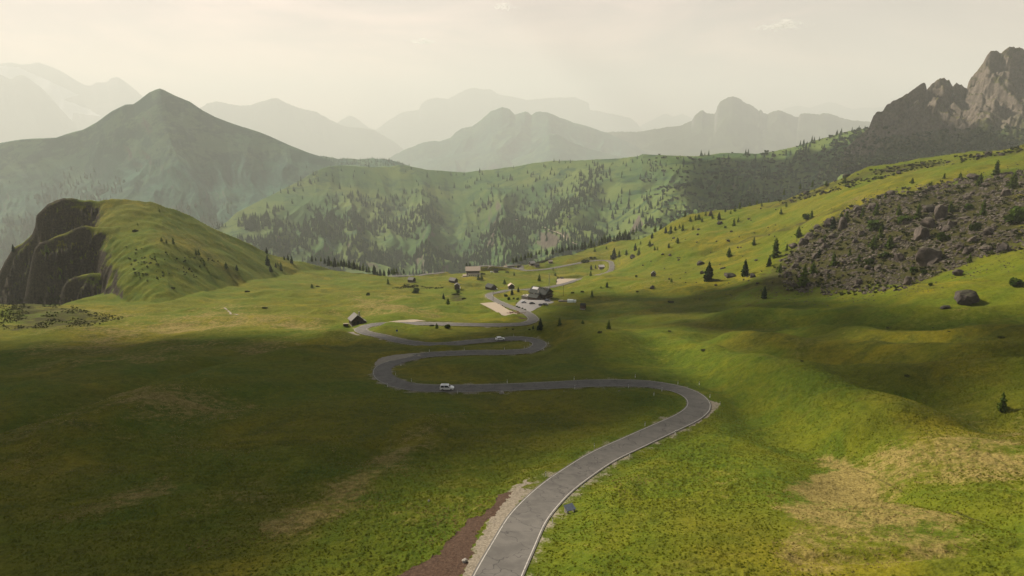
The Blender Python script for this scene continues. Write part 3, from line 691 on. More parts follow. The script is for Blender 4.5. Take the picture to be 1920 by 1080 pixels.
HITV = None
def hits(u, v):
    """many sight lines at once, on the finished ground"""
    u = np.asarray(u, float); v = np.asarray(v, float); t, s = ray(u, v); out = np.full((len(u), 3), np.nan)
    l = np.linspace(math.log(50), math.log(1180), 700)
    bi = np.interp(l, LR, np.arange(len(LR))); j = np.minimum(bi.astype(int), len(LR) - 2); fb = bi - j
    for k in range(len(u)):
        i = int(np.clip(np.searchsorted(TC, t[k]) - 1, 0, len(TC) - 2))
        z = (ZG[j, i] * (1 - fb) + ZG[j + 1, i] * fb) / np.exp(l) - s[k]
        q = np.argmax(z >= 0)
        if z[q] >= 0 and q > 0:
            Y = math.exp(l[q - 1] + (l[q] - l[q - 1]) * (-z[q - 1] / (z[q] - z[q - 1] + 1e-12))); out[k] = (t[k] * Y, Y, 0)
            out[k, 2] = gz(out[k, 0], out[k, 1])
    return out
def ph(u, v): return hits([u], [v])[0]

# trees one can tell apart: column, row of the foot, height in photo pixels, kind
TREES = dict(
 pasture=[(779,550,15,'bush'),(690.5,554,8,'bush'),(831.7,560,11,'spruce'),(840,571,13,'larch'),(858,548,9,'bush'),(727.5,532.5,11,'larch'),(857,551,8,'larch')],
 house=[(896.7,524.5,12,'larch'),(903,524.5,10,'larch')],
 lodge=[(960,553,13,'spruce'),(971.7,547.5,10,'spruce'),(949,556,7,'bush'),(954,562,7,'bush'),(946,555,5,'bush'),(963,561,5,'bush'),(970,562,6,'bush')],
 slope=[(945.8,533,10,'larch'),(1011,526.7,14,'larch'),(964,516.5,7,'spruce'),(1107.5,517.5,10,'larch'),(1108.3,505.5,10,'spruce'),(1116.7,503.5,7,'spruce'),(1138,539,11,'spruce'),(1110,556.7,13,'larch'),(1126.7,540.5,5,'larch'),(1041,517,7,'larch'),(1037,507,6,'larch'),(1259,529,9,'larch'),(1192.5,520,6,'bush')],
 lawn=[(819,616.3,11,'larch'),(840,615.8,13,'bush')],
 bend=[(1013,619,24,'spruce'),(999.7,617.5,8,'spruce'),(1008,619.5,9,'spruce'),(1049,611,16,'larch'),(1092.5,607.5,9,'larch'),(1141,616.7,18,'larch')],
 upper=[(1151,484,19,'spruce'),(1161,482.5,13,'larch'),(1174,479,11,'larch'),(1191,470,14,'spruce'),(1197.5,479,15,'larch'),(1218,463,12,'larch'),(1222.5,447.5,12,'spruce'),(1270,456.7,12,'larch'),(1254,465,9,'spruce'),(1227.5,470,9,'larch'),(1233,470,7,'larch'),(1201,459,7,'larch'),(1137,467,6,'spruce'),(1115,472,9,'larch')],
 rim=[(1011,477,9,'spruce'),(1006,478,7,'spruce'),(1025,477.5,12,'spruce'),(1036,476.5,13,'spruce'),(1043,474,7,'larch'),(1049,474,9,'spruce'),(1054,471.7,12,'spruce'),(1061,470,8,'larch'),(1066,469,11,'spruce'),(1072,468.5,11,'spruce'),(1078,468,11,'spruce'),(1083,467.5,10,'spruce'),(1091,467.5,14,'spruce'),(1096,467,17,'spruce'),(1103,465,10,'larch'),(1107.5,464,17,'larch'),(1114,462,9,'larch'),(1123,460.5,12,'larch'),(1128,458,14,'spruce'),(1133,455.5,17,'larch'),(1139,454,11,'spruce'),(1143,453,15,'spruce'),(1151,453,12,'larch'),(1157,451,13,'spruce'),(1161,450,18,'larch'),(1167,450,14,'spruce'),(1172,450,20,'larch'),(1179,450,17,'spruce'),(1187,440,14,'larch'),(1193,436,8,'larch'),(1210,428,9,'larch'),(1228,435,13,'larch'),(1239,430,11,'spruce'),(1248,438,13,'spruce'),(1257,438,16,'larch'),(1266,432,9,'larch'),(1274,428,8,'larch'),(1280,433,13,'larch')],
 rightrim=[(1284,407,12,'larch'),(1294,416,10,'larch'),(1304,413,10,'larch'),(1310,412,12,'larch'),(1316,417,10,'larch'),(1323,404,8,'larch'),(1336,410,9,'larch'),(1348,412,14,'spruce'),(1360,398,8,'spruce'),(1370,401,7,'larch'),(1378,397,9,'larch'),(1386.7,392,13,'larch'),(1376,424,14,'larch'),(1384,416,9,'larch'),(1360,428,6,'bush'),(1406,387,8,'larch'),(1419,383,9,'larch'),(1428,387,7,'larch'),(1441,379,7,'larch'),(1474,388,8,'larch'),(1299,432,9,'larch'),(1420,384,6,'larch'),(1470,365,11,'larch'),(1500,354,10,'larch'),(1523,350,12,'larch'),(1549,349,10,'larch'),(1583,344,14,'larch'),(1586,351,7,'bush'),(1652,336,9,'bush'),(1676,329,7,'bush')],
 scree=[(1328,526.7,37,'spruce'),(1396.7,518,32,'spruce'),(1441.7,499,19,'spruce'),(1453,481.7,36,'larch'),(1496.7,446.7,22,'larch'),(1506,538,42,'larch'),(1432.5,560,24,'spruce'),(1366.7,481.7,18,'larch'),(1461.7,513,20,'larch'),(1413,460,16,'larch'),(1561.7,430,24,'spruce'),(1576.7,415,18,'larch'),(1586.7,416.7,22,'larch'),(1524,514,24,'larch'),(1563,498,26,'larch'),(1513,412,16,'bush'),(1521,411,16,'larch'),(1464,402,12,'larch'),(1603,398,12,'larch'),(1617.5,406,18,'larch'),(1642.5,404,24,'larch'),(1638,432,27,'bush'),(1685,404,22,'larch'),(1691.7,418,22,'bush'),(1720,410,28,'larch'),(1781.7,397,20,'larch'),(1815,394,18,'bush'),(1843,405,30,'larch'),(1830,433,22,'bush'),(1903,418,44,'bush'),(1768,453,26,'bush'),(1650,447,24,'larch'),(1667,467,26,'larch'),(1637,467,26,'larch'),(1656.7,483,16,'bush'),(1632,496,18,'bush'),(1610,491,16,'larch'),(1817.5,492.5,18,'larch'),(1733,515,14,'bush'),(1545,455,16,'larch'),(1593,480,15,'larch'),(1536,480,14,'spruce'),(1475,470,13,'larch')],
 high=[(1866.7,328,28,'larch'),(1836,348,24,'larch'),(1899,354,32,'larch'),(1710,345,12,'larch'),(1770,335,11,'larch'),(1800,336,13,'larch'),(1745,350,10,'larch'),(1660,372,12,'larch'),(1620,380,10,'larch')],
 meadow=[(1711.7,511,15,'bush'),(1905,538,24,'bush'),(1878,771,37,'larch'),(1745,536,8,'bush')],
 knoll=[(88,474,15,'larch'),(25.5,472,14,'spruce'),(113,524,9,'larch'),(502,498,21,'spruce'),(508,509,14,'spruce'),(500,475,12,'spruce'),(517,501,9,'spruce'),(527,506.7,16,'larch'),(521,498,8,'larch'),(547,493.5,14,'spruce'),(540,487,10,'spruce'),(533,487,8,'spruce'),(424,503,13,'larch'),(444,506.7,11,'spruce'),(383,498,12,'larch'),(368,478,11,'larch'),(373,478,12,'larch'),(325,456.7,12,'larch'),(303,452,8,'larch'),(312,455,8,'larch'),(585,540,9,'larch'),(299,397,6,'larch'),(258,422,5,'larch')],
 leftrim=[(585,490,11,'spruce'),(592,489,7,'spruce'),(602,490,9,'larch'),(609,494,10,'spruce'),(617,498,18,'spruce'),(622,499,11,'larch'),(628,500,18,'spruce'),(634,500,11,'larch'),(640,499,13,'spruce'),(645,500,14,'spruce'),(650,501,11,'larch'),(655,502,15,'spruce'),(660,503,12,'larch'),(664,504,16,'spruce'),(670,506,13,'larch'),(675,507,11,'spruce'),(681,508,15,'larch'),(687,510,11,'spruce'),(692,511,12,'larch'),(702,514.5,19,'spruce'),(708,516,9,'spruce'),(713,517,14,'spruce'),(720,517,12,'spruce'),(729,515,13,'spruce'),(735,514,10,'larch'),(739,514,13,'larch'),(744,513,11,'larch'),(757,513,9,'spruce'),(875,502,10,'spruce'),(881,501,9,'spruce'),(962,493,10,'larch'),(968,492,12,'spruce'),(977,490,12,'larch'),(984,487,11,'spruce'),(990,483,10,'larch'),(996,483,10,'larch')],
)
WHERE = dict(pasture='in the lit pasture left of the car parks', house='before the long guest house', lodge='in the hedge strip beside the lodge',
 slope='on the slope below the far bend', lawn='inside the road loop by the hut', bend='by the road bend below the lodge',
 upper='on the pasture above the far bend', rim='in the row along the rim', rightrim='along the upper edge of the right slope',
 scree='among the boulders on the right slope', high='on the bright grass strip above the boulder field', meadow='in the open meadow at the right', knoll='on the rocky knoll at the left', leftrim='along the far left pasture rim')
KINDW = dict(spruce='dark spruce', larch='light green larch', bush='round green bush'); KINDN = dict(spruce='spruce_tree', larch='larch_tree', bush='bush')
ORD = ['', 'leftmost', 'second from left', 'third from left', 'fourth from left', 'fifth from left', 'sixth from left']
NUMW = ['', 'one', 'two', 'three', 'four', 'five', 'six', 'seven']
NTREE = 0
for reg, L in TREES.items():
    for kd in ('spruce', 'larch', 'bush'):
        Q = sorted([q for q in L if q[3] == kd]); n = len(Q)
        if not n: continue
        hh = sorted(q[2] for q in Q)
        for k, (u, v, hp, _) in enumerate(Q):
            P = ph(u, v)
            if not np.isfinite(P[0]): P = hit(u, v)
            h = hp * mpp(P) * 1.04; rz = random.uniform(0, 6.28); kk = NTREE % 3; NTREE += 1
            grp = KINDW[kd].replace('bush', 'bushe').replace('larch', 'larche') + 's ' + WHERE[reg] if n > 1 else None
            if n == 1: lab = KINDW[kd] + ' standing ' + WHERE[reg]
            elif n <= 6: lab = '%s of %s %s %s' % (ORD[k + 1] if k + 1 < n or n < 3 else 'rightmost', NUMW[n], (KINDW[kd].replace('light green ', '').replace('round green ', '') + ('es' if kd != 'spruce' else 's')), WHERE[reg])
            elif hp == hh[-1] and hh[-1] > hh[-2]: lab = 'tallest ' + KINDW[kd] + ' ' + WHERE[reg]
            elif k == 0: lab = 'leftmost ' + KINDW[kd] + ' ' + WHERE[reg]
            elif k == n - 1: lab = 'rightmost ' + KINDW[kd] + ' ' + WHERE[reg]
            else: lab = 'one of many ' + (KINDW[kd].replace('light green ', '').replace('round green ', '') + ('es' if kd != 'spruce' else 's')) + ' ' + WHERE[reg]
            cat = 'bush' if kd == 'bush' else 'tree'
            if kd == 'bush':
                o = link('bush', BUSH[kk], loc=P - [0, 0, .05 * h]); w = random.uniform(.85, 1.15); o.scale = (h * w, h * w, h * 1.08); o.rotation_euler.z = rz
            elif hp >= 11:
                o = empty(KINDN[kd], P - [0, 0, .01 * h], rz, h); o.scale = (h * 1.35, h * 1.35, h)
                link('trunk', TREE[(kd, kk)][0], o); link('crown', TREE[(kd, kk)][1], o)
            else:
                o = link(KINDN[kd], TREE[(kd, kk)][2], loc=P - [0, 0, .01 * h]); o.scale = (h * 1.35, h * 1.35, h); o.rotation_euler.z = rz
            tag(o, lab, cat, grp)

# far woods and scrub on the opposite slope: masses
def low_conifer(seed, sides=6):
    r = random.Random(seed); V = []; Fc = []
    for k, (z0, z1, rr) in enumerate(((.02, .52, .20), (.28, .78, .15), (.55, 1.0, .095))):
        i = len(V); V.append((0, 0, z1))
        for a in range(sides * 2):
            q = rr * (1.15 if a % 2 == 0 else .62) * r.uniform(.8, 1.2); th = a * math.pi / sides + k
            V.append((q * math.cos(th), q * math.sin(th), z0 - (.05 if a % 2 == 0 else -.03)))
        for a in range(sides * 2): Fc.append((i, i + 1 + a, i + 1 + (a + 1) % (sides * 2)))
    return np.array(V), np.array(Fc)
def scatter_layer(key, n, dens, hmin, hmax, seed, templ, mat, label, cat, name, sq=None):
    X, Y, Z, nr = LAYER[key]; rg = np.random.default_rng(seed)
    nc = X.shape[1]; a = rg.uniform(0, nc - 1.01, n * 8); b = rg.uniform(0, nr - 1.01, n * 8)
    i = a.astype(int); j = b.astype(int); fa = a - i; fb = b - j
    g = lambda A: (A[j, i] * (1 - fa) + A[j, i + 1] * fa) * (1 - fb) + (A[j + 1, i] * (1 - fa) + A[j + 1, i + 1] * fa) * fb
    x, y, z = g(X), g(Y), g(Z)
    uu = x / y * F + 960; vv = 540 - F * np.tan(np.arctan(z / y) + PITCH)
    ok = rg.random(len(x)) < dens(uu, vv, x, y)
    idx = np.where(ok)[0][:n]
    h = rg.uniform(hmin, hmax, len(idx)) * (.7 + .6 * rg.random(len(idx)))
    return stamp(name, templ, np.stack([x[idx], y[idx], z[idx] - .3], -1), h, rg.uniform(0, 6.28, len(idx)), M[mat], label, cat, sq=sq)
M['far_wood'] = foliage('far_needles', (.018, .050, .028), (.044, .080, .036), .05, .25)
M['far_scrub'] = foliage('far_scrub', (.014, .034, .014), (.038, .058, .020), .05, .2)
def d_wood(u, v, x, y):
    cl = sstep(-.12, .25, fbm(x / 150, y / 260, 3, 51))
    low = sstep(345, 430, v) * sstep(1180, 980, u) + .10
    ravine = sstep(60, 10, np.abs((v - 480) + (u - 900) * .62)) * (u > 780) * (u < 1130)
    return np.clip(cl * low + .35 * ravine + .02, 0, .9) * (u > 400)
scatter_layer(('hills', 4), 9500, d_wood, 11, 25, 101, low_conifer(1), 'far_wood', 'far conifer wood filling the opposite valley slope', 'woodland', 'far_forest')
def d_scrub(u, v, x, y): return np.clip(sstep(1180, 1330, u) * (.35 + .8 * sstep(-.2, .3, fbm(x / 90, y / 160, 3, 61))), 0, 1)
scatter_layer(('hills', 4), 5200, d_scrub, 5, 13, 102, bushy(70, 26, .8, .34), 'far_scrub', 'dwarf pine scrub darkening the ridge below the rock towers', 'scrub', 'dwarf_pine_scrub')
co, CX, CY, CZ = bpy.data.objects['mountain.001'], *LAYER[('mountain', 12)][:3]
va = co.data.attributes.new('veg', 'FLOAT', 'POINT'); vegv = 1 - sstep(.30, .62, CRAGP + .16 * fbm(CX / 90, CY / 120, 4, 88)); va.data.foreach_set('value', vegv.astype(np.float32).ravel())
nt = M['crag'].node_tree; b = nt.nodes['Principled BSDF']; l = b.inputs['Base Color'].links[0].from_socket; at = N(nt, 'ShaderNodeAttribute', attribute_name='veg')
nt.links.new(mixc(nt, math2(nt, 'MULTIPLY', at.outputs['Fac'], .92), l, mixc(nt, ramp(nt, nz(nt, .03, 5, .65, coords(nt)), .4, .62), (.020, .040, .012), (.055, .062, .020))), b.inputs['Base Color'])
scatter_layer(('mountain', 12), 2600, lambda u, v, x, y: np.clip((v > 235) * .9 * sstep(230, 262, v) * (.4 + .6 * sstep(-.2, .3, fbm(x / 70, y / 110, 3, 62))), 0, 1), 4, 10, 106, bushy(71, 26, .8, .34), 'far_scrub', 'dwarf pine scrub thinning out below the rock towers at the right', 'scrub', 'dwarf_pine_scrub')
def d_sky(u, v, x, y): return ((v < np.interp(u, *lst(SKY_MID)) + 5) * (u > 1270) * (u < 1600)).astype(float) * .5
scatter_layer(('hills', 6), 420, lambda u, v, x, y: np.ones(u.shape) * (v < 312), 7, 16, 104, low_conifer(3), 'far_wood', 'distant dark wood on the low hill behind the saddle', 'woodland', 'far_forest')
scatter_layer(('mountain', 9), 5200, lambda u, v, x, y: np.clip(sstep(300, 420, v) * sstep(-.1, .3, fbm(x / 260, y / 500, 3, 81)), 0, 1) * (v < 560), 16, 30, 105, low_conifer(4, 4), 'far_wood', 'hazy conifer forest on the lower flank of the left mountain', 'woodland', 'far_forest')

# ------------------------------------------------------------------ boulders
def boulder(seed, mat, sub=3, flat=.75, ang=.35):
    bm = bmesh.new(); bmesh.ops.create_icosphere(bm, subdivisions=sub, radius=.5)
    r = random.Random(seed); pl = [(Vector((r.gauss(0, 1), r.gauss(0, 1), r.gauss(0, .8))).normalized(), r.uniform(.26, .42)) for _ in range(15)]
    for v in bm.verts:
        c = v.co.copy()
        for nn, d in pl:
            e = c.dot(nn) - d
            if e > 0: c -= nn * e * .97
        c *= 1 + ang * .5 * float(noise(np.array([c.x * 3 + seed + c.z * 2]), np.array([c.y * 3 - c.z * 2.3]), seed)[0]) + .07 * float(noise(np.array([c.x * 9 + c.z * 7]), np.array([c.y * 9 - c.z * 6]), seed)[0])
        v.co = (c.x, c.y, c.z * flat)
    me = bpy.data.meshes.new('boulder'); bm.to_mesh(me); bm.free(); me.materials.append(mat); return me
BOUL = [boulder(k, M['rock'], 3, .62 + .06 * (k % 4)) for k in range(7)]; BOULD = [boulder(20 + k, M['rock2'], 3, .6 + .08 * k) for k in range(4)]
def put_boulder(P, w, h, mesh, label, group=None, rz=None, sink=.22):
    o = link('boulder', mesh, loc=(P[0], P[1], P[2] + h * (.5 - sink) * .8)); o.scale = (w, w * random.uniform(.75, 1.05), h / .62); o.rotation_euler = (random.uniform(-.2, .2), random.uniform(-.25, .25), random.uniform(0, 6.28) if rz is None else rz)
    tag(o, label, 'boulder', group); return o
NAMED = [(1808,566,46,34,'biggest lone boulder, grassy topped, standing in the lower right meadow'),(1772,578,20,9,'low dark slab lying left of the biggest lone boulder'),
 (1743,492,66,32,'huge grass capped block at the foot of the boulder field'),(1742,426,30,20,'rounded pale boulder in the middle of the boulder field'),(1762,410,28,28,'upright slab-sided boulder above the rounded pale one'),
 (1727,448,42,28,'broad cracked block left of centre in the boulder field'),(1742,397,30,20,'dark-sided boulder near the top of the boulder field'),(1883,472,32,18,'dark boulder at the right end of the boulder field'),
 (1794,515,23,11,'flat pale boulder on the grass below the huge grass capped block'),(1701,533,22,18,'two-stepped boulder at the lower fringe of the boulder field'),
 (1314,497,14,11,'wedge shaped boulder left of the tall dark spruce'),(1316,513,10,7,'small boulder just below the wedge shaped one'),(1552,424,24,18,'grey boulder at the upper left corner of the boulder field'),
 (1578,431,22,26,'tall narrow boulder beside the spruce at the field edge'),(1528,485,17,13,'pale boulder inside the left half of the boulder field'),(1368,520,28,12,'low dark outcrop between the two tall spruces'),
 (1488,465,20,11,'slanting boulder where the boulder field meets the grass strip'),(1350,420,11,8,'dark boulder under the upper rim of the slope'),(1332,405,9,12,'upright stone standing on the upper rim of the slope'),
 (1185,485,12,10,'dark boulder on the pasture beside the upper larches'),(1477,515,18,8,'whitish flat boulder below the left scree'),(1223,541,13,6,'dark low boulder in the shaded meadow right of the lodge'),
 (1256,480,8,5,'tan boulder on the slope above the small grey barn'),(1357,504,9,4,'small boulder right of the tallest dark spruce'),(1411,520,18,8,'dark boulder right of the second tall spruce'),(1850,440,26,14,'jagged boulder beside the round bush on the scree')]
for u, v, w, h, lab in NAMED:
    P = ph(u, v); m = mpp(P)
    put_boulder(P, w * m, h * m * 1.15, (BOULD if 'dark' in lab or 'biggest' in lab else BOUL)[int(u) % 4], lab)
FIELD = [(1475,545),(1450,505),(1495,455),(1545,415),(1620,375),(1700,352),(1800,335),(1935,318),(2080,300),(2080,440),(1935,465),(1850,482),(1790,505),(1740,522),(1690,545),(1580,556)]
RIDGE = [(1450,372),(1520,345),(1600,326),(1690,309),(1800,293),(1935,271),(1935,281),(1800,306),(1700,322),(1620,345),(1520,372),(1470,385)]
SLOPE = [(1180,480),(1290,425),(1400,395),(1450,380),(1480,420),(1440,480),(1470,540),(1300,545),(1230,525)]
def rand_in(poly, n, seed):
    rg = np.random.default_rng(seed); q = np.array(poly, float); lo, hi = q.min(0), q.max(0); out = []
    while len(out) < n:
        p = rg.uniform(lo, hi); 
        if inpoly(p[0:1], p[1:2], poly)[0]: out.append(p)
    return np.array(out), rg
def boulders_in(poly, n, wpx, seed, label, group, mesh):
    p, rg = rand_in(poly, n, seed); P = hits(p[:, 0], p[:, 1])
    for k in range(n):
        if not np.isfinite(P[k, 0]): continue
        w = mpp(P[k]) * wpx[0] * (wpx[1] / wpx[0]) ** (rg.random() ** 2.2)
        put_boulder(P[k], w, w * rg.uniform(.5, .8), mesh[k % len(mesh)], label, group)
boulders_in([(min(a_, 1925), b_) for a_, b_ in FIELD], 180, (7, 26), 201, 'one of the grey boulders packed together in the boulder field on the right slope', 'boulders of the field on the right slope', BOUL)
boulders_in(RIDGE, 46, (6, 15), 202, 'one of the dark boulders along the rocky crest above the bright grass strip', 'boulders of the rocky crest', BOULD)
boulders_in(SLOPE, 54, (3.5, 9), 203, 'one of the small dark rocks scattered over the green slope left of the boulder field', 'rocks scattered on the green slope', BOULD)
def pebble(seed):
    r = random.Random(seed); bm = bmesh.new(); bmesh.ops.create_icosphere(bm, subdivisions=1, radius=.5)
    for v in bm.verts: v.co = v.co * r.uniform(.7, 1.2); v.co.z *= .65
    V = np.array([v.co[:] for v in bm.verts]); Fc = np.array([[v.index for v in f.verts] for f in bm.faces]); bm.free(); return V, Fc
def small_rocks(poly, n, wpx, seed, mat, label):
    p, rg = rand_in(poly, n, seed); keep = fbm(p[:, 0] / 40, p[:, 1] / 14, 3, 7) > -.22
    P = hits(p[keep, 0], p[keep, 1]); P = P[np.isfinite(P[:, 0])]
    m = np.array([mpp(q) for q in P]); sz = m * wpx[0] * (wpx[1] / wpx[0]) ** (rg.random(len(P)) ** 1.6)
    stamp('scree', pebble(seed), P, sz, rg.uniform(0, 6.28, len(P)), M[mat], label, 'rocks')
small_rocks(FIELD, 12000, (2.4, 10), 211, 'rock', 'loose grey scree between the boulders on the right slope')
small_rocks(RIDGE, 900, (1.5, 5), 212, 'rock2', 'dark rubble along the rocky crest of the right slope')
small_rocks([(1280,560),(1300,540),(1480,548),(1600,556),(1740,528),(1830,500),(1930,480),(1930,500),(1700,560),(1560,575)], 500, (1.5, 4), 213, 'rock', 'stones strewn over the meadow below the boulder field')
small_rocks([(1420,560),(1420,500),(1480,440),(1540,400),(1620,362),(1740,335),(1935,300),(1935,490),(1790,525),(1690,560),(1580,572)], 1500, (1.6, 5), 215, 'rock2', 'dark stones thinning out round the margins of the boulder field')
small_rocks(SLOPE, 260, (1, 2.6), 214, 'rock2', 'small stones strewn over the green slope')
# ground-hugging heath between the rocks and on the left mound
def heath_cover(poly, n, wpx, seed, label):
    p, rg = rand_in(poly, n, seed); keep = fbm(p[:, 0] / 45, p[:, 1] / 12, 3, seed) > -.1
    P = hits(p[keep, 0], p[keep, 1]); P = P[np.isfinite(P[:, 0])]
    m = np.array([mpp(q) for q in P]); sz = m * rg.uniform(*wpx, len(P))
    stamp('heath_cover', bushy(seed, 40, .5, .22), P, sz, rg.uniform(0, 6.28, len(P)), M['heathbush'], label, 'heath')
heath_cover(FIELD, 2000, (4, 9), 221, 'low dark heath growing between the boulders on the right')
heath_cover([(0,562),(110,557),(150,580),(240,596),(170,612),(0,618)], 2400, (1.2, 3.6), 222, 'low dark heath on the mound at the left edge')
heath_cover([(735,541),(745,533),(835,535),(830,541),(780,543)], 420, (1.2, 3.4), 223, 'low dark heath bank in the pasture near the old barn')
heath_cover(RIDGE, 420, (3, 7), 224, 'low dark heath on the rocky crest of the right slope')
heath_cover([(230,460),(420,490),(400,520),(260,530)], 160, (2, 5), 225, 'low dark heath dotted over the flank of the left knoll')
# grass tussocks in the near meadow
def tuft(seed, n=11):
    r = random.Random(seed); V = []; Fc = []
    for k in range(n):
        a = r.uniform(0, 6.28); l = r.uniform(.25, .6); h = r.uniform(.16, .36); w = r.uniform(.06, .12); x0, y0 = r.uniform(-.16, .16), r.uniform(-.16, .16); c, s = math.cos(a), math.sin(a); i = len(V)
        for d, z, q in ((0, -.05, -w), (0, -.05, w), (l * .55, h, w * .8), (l * .55, h, -w * .8), (l, h * .55, 0)): V.append((x0 + c * d - s * q, y0 + s * d + c * q, z))
        Fc.append((i, i + 1, i + 2, i + 3)); Fc.append((i + 3, i + 2, i + 4, i + 4))
    return np.array(V), np.array([(f[0], f[1], f[2]) for f in Fc] + [(f[0], f[2], f[3]) for f in Fc if f[2] != f[3]])
def tufts(n, seed, ymax, cond, sz, mat, label):
    rg = np.random.default_rng(seed); a = rg.uniform(0, 1, n); y = np.sqrt(62 ** 2 + a * (ymax ** 2 - 62 ** 2)); t = rg.uniform(-.80, .80, n); x = t * y
    i = np.clip(np.searchsorted(TC, t), 1, len(TC) - 1); j = np.clip(np.searchsorted(LR, np.log(y)), 1, len(LR) - 1)
    ok = (rg.random(n) < sstep(ymax, ymax * .45, y)) & (DIST[j, i] > 4.6) & (soil[j, i] < .3) & cond(dry[j, i], fbm(x / 14, y / 14, 3, seed)) & (grav[j, i] < .5)
    x, y = x[ok], y[ok]; z = np.array([gz(p, q) for p, q in zip(x, y)]) - .03
    stamp('grass', tuft(seed), np.stack([x, y, z], -1), rg.uniform(*sz, len(x)), rg.uniform(0, 6.28, len(x)), M[mat], label, 'grass')
M['tuft'] = foliage('grass_blades', (.085, .12, .005), (.185, .185, .009), .25, .55); M['drytuft'] = foliage('dry_grass_blades', (.20, .165, .045), (.42, .33, .13), .6, .5)
tufts(130000, 301, 240, lambda d, f: (f > -.6) & (d < .5), (.2, .5), 'tuft', 'green grass tussocks covering the near meadow')
tufts(80000, 302, 240, lambda d, f: d + .35 * f > .42, (.2, .48), 'drytuft', 'dry yellow grass tussocks in the pale patches of the near meadow')
# single dark shrubs
SHR = [(1125,624,11,6,'dark low shrub on the hump beyond the road bend'),(1233,616,0,0,''),(1340,539,0,0,''),(810,611,11,4,'dark flattened shrub inside the road loop by the wooden hut'),(253,434,13,6,'dark bush clump on the left knoll shoulder'),
 (496,578,13,4,'dark shrub alone in the lit left pasture'),(463,548,11,5,'dark green shrub below the knoll in the pasture'),(595,538,9,4,'dark shrub beside a small larch in the pasture'),(323,540,12,4,'dark shrub at the foot of the left knoll'),
 (1258,568,14,7,'dark round shrub in the shaded meadow right of the lodge'),(1195,548,6,5,'small dark shrub in the shaded meadow'),(1074,550,8,5,'round shrub nearest the lodge power pole'),(1092,548,9,5,'round shrub second from the lodge power pole'),
 (1702,706,13,5,'dark shrub alone in the right meadow beyond the ridge'),(1320,657,14,4,'long dark shrub on the gully bank'),(1255,622,7,4,'small dark shrub on the knobbly ridge'),(1504,678,7,4,'tiny dark shrub on the second ridge'),
 (1098,492,19,10,'dense dark shrub clump beside the far road'),(1108,484.5,7,6,'round dark bush above the far road'),(1115,484,5,4,'smaller round bush above the far road'),(1150,485,14,13,'broad dark thicket above the far road bend'),
 (1340,527,26,6,'dark shrubs under the tallest spruce'),(1880,772,14,3,'low dark shrub standing in for the shadow at the foot of the lone meadow larch'),(870,561,10,5,'dark shrub below the old tall barn'),(855,553,18,5,'dark heath hump below the old tall barn'),  # flat shrub at the meadow larch takes the place of its cast shadow
 (905,515,11,5,'dark shrub right of the dark twin barn'),(951,511,8,5,'dark shrub on the bank below the far road'),(1055,493,0,0,''),(962,618.5,5,4,'small round shrub in the grass above the upper road leg'),(950,617,4,3,'tiny shrub in the grass above the upper road leg'),(993,618.5,5,4,'small shrub left of the dark spruces at the bend'),
 (1750,615,6,2,'dark tuft on the shaded right slope'),(1780,622,7,2,'flat dark tuft on the shaded right slope'),(1665,615,8,2.5,'dark tuft left on the shaded right slope'),(1878,633,16,4,'long dark tuft near the right edge'),(1560,680,0,0,'')]
for u, v, w, h, lab in SHR:
    if not lab: continue
    P = ph(u, v); m = mpp(P)
    o = link('shrub', LOWB[int(u) % 3], loc=P - [0, 0, .1 * h * m]); o.scale = (w * m, w * m * .8, h * m * 1.7); o.rotation_euler.z = random.uniform(-.3, .3); tag(o, lab, 'shrub')
# ------------------------------------------------------------------ buildings
M['wood'] = simple('weathered_timber', (.050, .036, .027), .9, .45, 2.5)
M['wood2'] = simple('brown_timber', (.095, .060, .038), .9, .4, 2.5)
M['shingle'] = simple('grey_shingle_roof', (.16, .15, .135), .85, .35, 2.0)
M['darkroof'] = simple('dark_shingle_roof', (.032, .036, .030), .8, .35, 1.5)
M['tanroof'] = simple('pale_shingle_roof', (.42, .34, .27), .85, .25, 1.2)
M['paleroof'] = simple('pale_metal_roof', (.55, .50, .48), .5, .12, 1.0)
M['stone'] = simple('rubble_stone_wall', (.26, .23, .19), .95, .4, 2.2)
M['plaster'] = simple('white_plaster', (.70, .66, .58), .9, .12, 1.0)
M['glass'] = simple('dark_glass', (.02, .025, .03), .15, .1, 1, spec=.6)
M['door'] = simple('dark_door', (.018, .014, .012), .8, .2, 2)
M['panel'] = simple('pale_roof_panel', (.46, .44, .43), .35, .05, 1, spec=.5)
M['metal'] = simple('galvanised_metal', (.30, .30, .30), .5, .2, 2, .6)
M['tent'] = simple('white_sheeting', (.72, .78, .74), .5, .06, .8)
M['slate'] = simple('slate_panel', (.085, .10, .13), .45, .2, 4, spec=.4)
